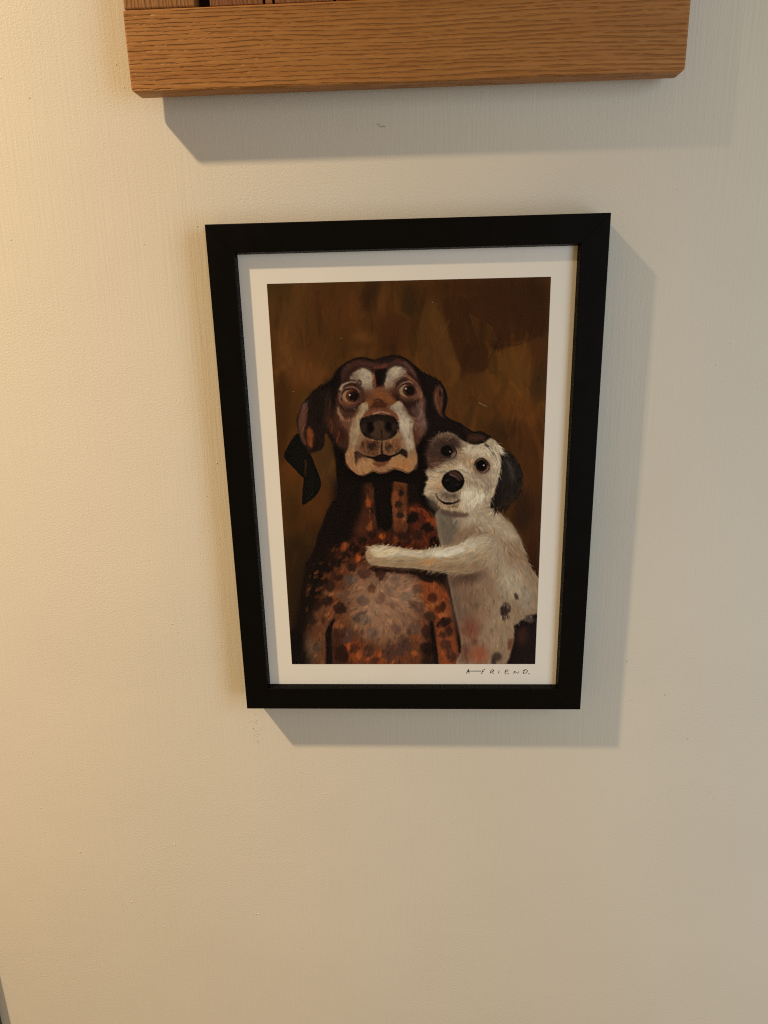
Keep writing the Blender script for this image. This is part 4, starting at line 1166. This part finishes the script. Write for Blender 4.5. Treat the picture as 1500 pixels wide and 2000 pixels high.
me.update(calc_edges=True)
att = me.color_attributes.new('ink', 'FLOAT_COLOR', 'POINT')
att.data.foreach_set('color', np.concatenate([ink, np.ones((len(ink), 1))], 1).astype(np.float32).ravel())
tag(link('print', me, PRINT, pic), 'brown oil-style print of a spotted hound hugged by a small white dog')

# pencilled title under the print, at the right: A - F R I E N D .
strokes = [
    [(235, 266), (252, 234), (270, 205), (273, 236), (276, 268)], [(256, 240), (285, 230), (370, 228), (455, 229)],
    [(481, 210), (470, 240), (460, 272)], [(481, 212), (496, 208), (511, 207)], [(469, 239), (497, 236)],
    [(598, 214), (592, 240), (588, 262)], [(597, 215), (622, 208), (636, 216), (628, 232), (602, 243)], [(604, 243), (620, 254), (636, 265)],
    [(718, 218), (714, 240), (711, 262)],
    [(856, 213), (830, 213), (813, 219), (806, 245), (806, 268), (836, 269), (866, 268)], [(810, 240), (851, 238)],
    [(932, 266), (938, 248), (946, 232), (966, 248), (986, 259), (1000, 248), (1011, 234)],
    [(1090, 214), (1080, 240), (1068, 261)], [(1070, 225), (1098, 210), (1122, 211), (1132, 227), (1120, 248), (1094, 260), (1068, 262)],
    [(1145, 264), (1156, 267), (1169, 272)]]
hinv = np.linalg.inv(hm)
bm = bmesh.new()
for s in strokes:
    pts = Canvas.spline(np.array(s, float), False, 5)
    w3 = []
    for X, Y in pts:
        k = hinv @ np.array([880 + X / 7.5, 1280 + Y / 7.5, 1.])
        w3.append((SX0 + (SX1 - SX0) * k[0] / k[2], SZ1 + (SZ0 - SZ1) * k[1] / k[2]))
    w3 = np.array(w3)
    d = np.gradient(w3, axis=0)
    d /= np.linalg.norm(d, axis=1)[:, None] + 1e-12
    nn = np.stack([-d[:, 1], d[:, 0]], 1)
    hw = .00020 * (1 + .25 * np.sin(np.linspace(0, 5, len(w3)) + len(s)))
    lv = [bm.verts.new((x, py - .00012, z)) for x, z in w3 + nn * hw[:, None]]
    rv = [bm.verts.new((x, py - .00012, z)) for x, z in w3 - nn * hw[:, None]]
    for k in range(len(w3) - 1):
        bm.faces.new((lv[k], lv[k + 1], rv[k + 1], rv[k]))
tag(obj('lettering', bm, INK, pic), 'hand-pencilled title A FRIEND under the print')

# ================================================================ oak piece above
OF, OB = -FD - .00128, -FD + .01111          # front and back of the boards, clear of the wall
oak = bpy.data.objects.new('oak_panel', None)
COL.objects.link(oak)
oak.location = (0, 0, ZC + .2230)
tag(oak, 'oak wall panel with a wide grained bottom board, hung above the black frame', 'wall panel', 'thing')
OH = .330
RH = .0387


def board(name, x0, x1, z0, z1, mat, parent, y0=OF, y1=OB, corner=0., bev=.0009):
    bm = box(x0, x1, y0, y1, z0, z1)
    if corner:
        ed = [e for e in bm.edges if abs(e.verts[0].co.y - e.verts[1].co.y) > 1e-4 and e.verts[0].co.z < z0 + 1e-5]
        bmesh.ops.bevel(bm, geom=ed, offset=corner, segments=4, affect='EDGES', profile=.5)
    sharp = [e for e in bm.edges if len(e.link_faces) == 2 and e.calc_face_angle(0) > .6]
    bmesh.ops.bevel(bm, geom=sharp, offset=bev, segments=3, affect='EDGES', profile=.5)
    return obj(name, bm, mat, parent, False)


board('bottom_rail', -.1470, .1470, 0, RH, OAK_RAIL, oak, corner=.0026, bev=.0011)
board('stile', -.1464, -.1085, RH + .0003, OH - RH, OAK_STILE, oak, OF + .0007, OB)
board('stile', .1085, .1464, RH + .0003, OH - RH, OAK_STILE, oak, OF + .0007, OB)
board('top_rail', -.1470, .1470, OH - RH + .0003, OH, OAK_RAIL, oak)
cuts = [-.1015, -.0722, -.0672, -.0352, -.0010, .0330, .0672, .1015]
for a_, b_ in zip(cuts[:-1], cuts[1:]):
    board('slat', a_ + .0007, b_ - .0007, RH + .0004, OH - RH - .0004, OAK_SLAT, oak, OF + .0016, OB - .002, bev=.0005)
obj('backing', box(-.1080, .1080, OB - .0018, OB - .0003, RH - .004, OH - RH + .004), DARKGAP, oak)
# two hidden cleats carry it off the wall
for x in (-.085, .085):
    obj('cleat', box(x - .02, x + .02, OB - .0002, -.0002, .20, .225, .0005), OAK_STILE, oak)
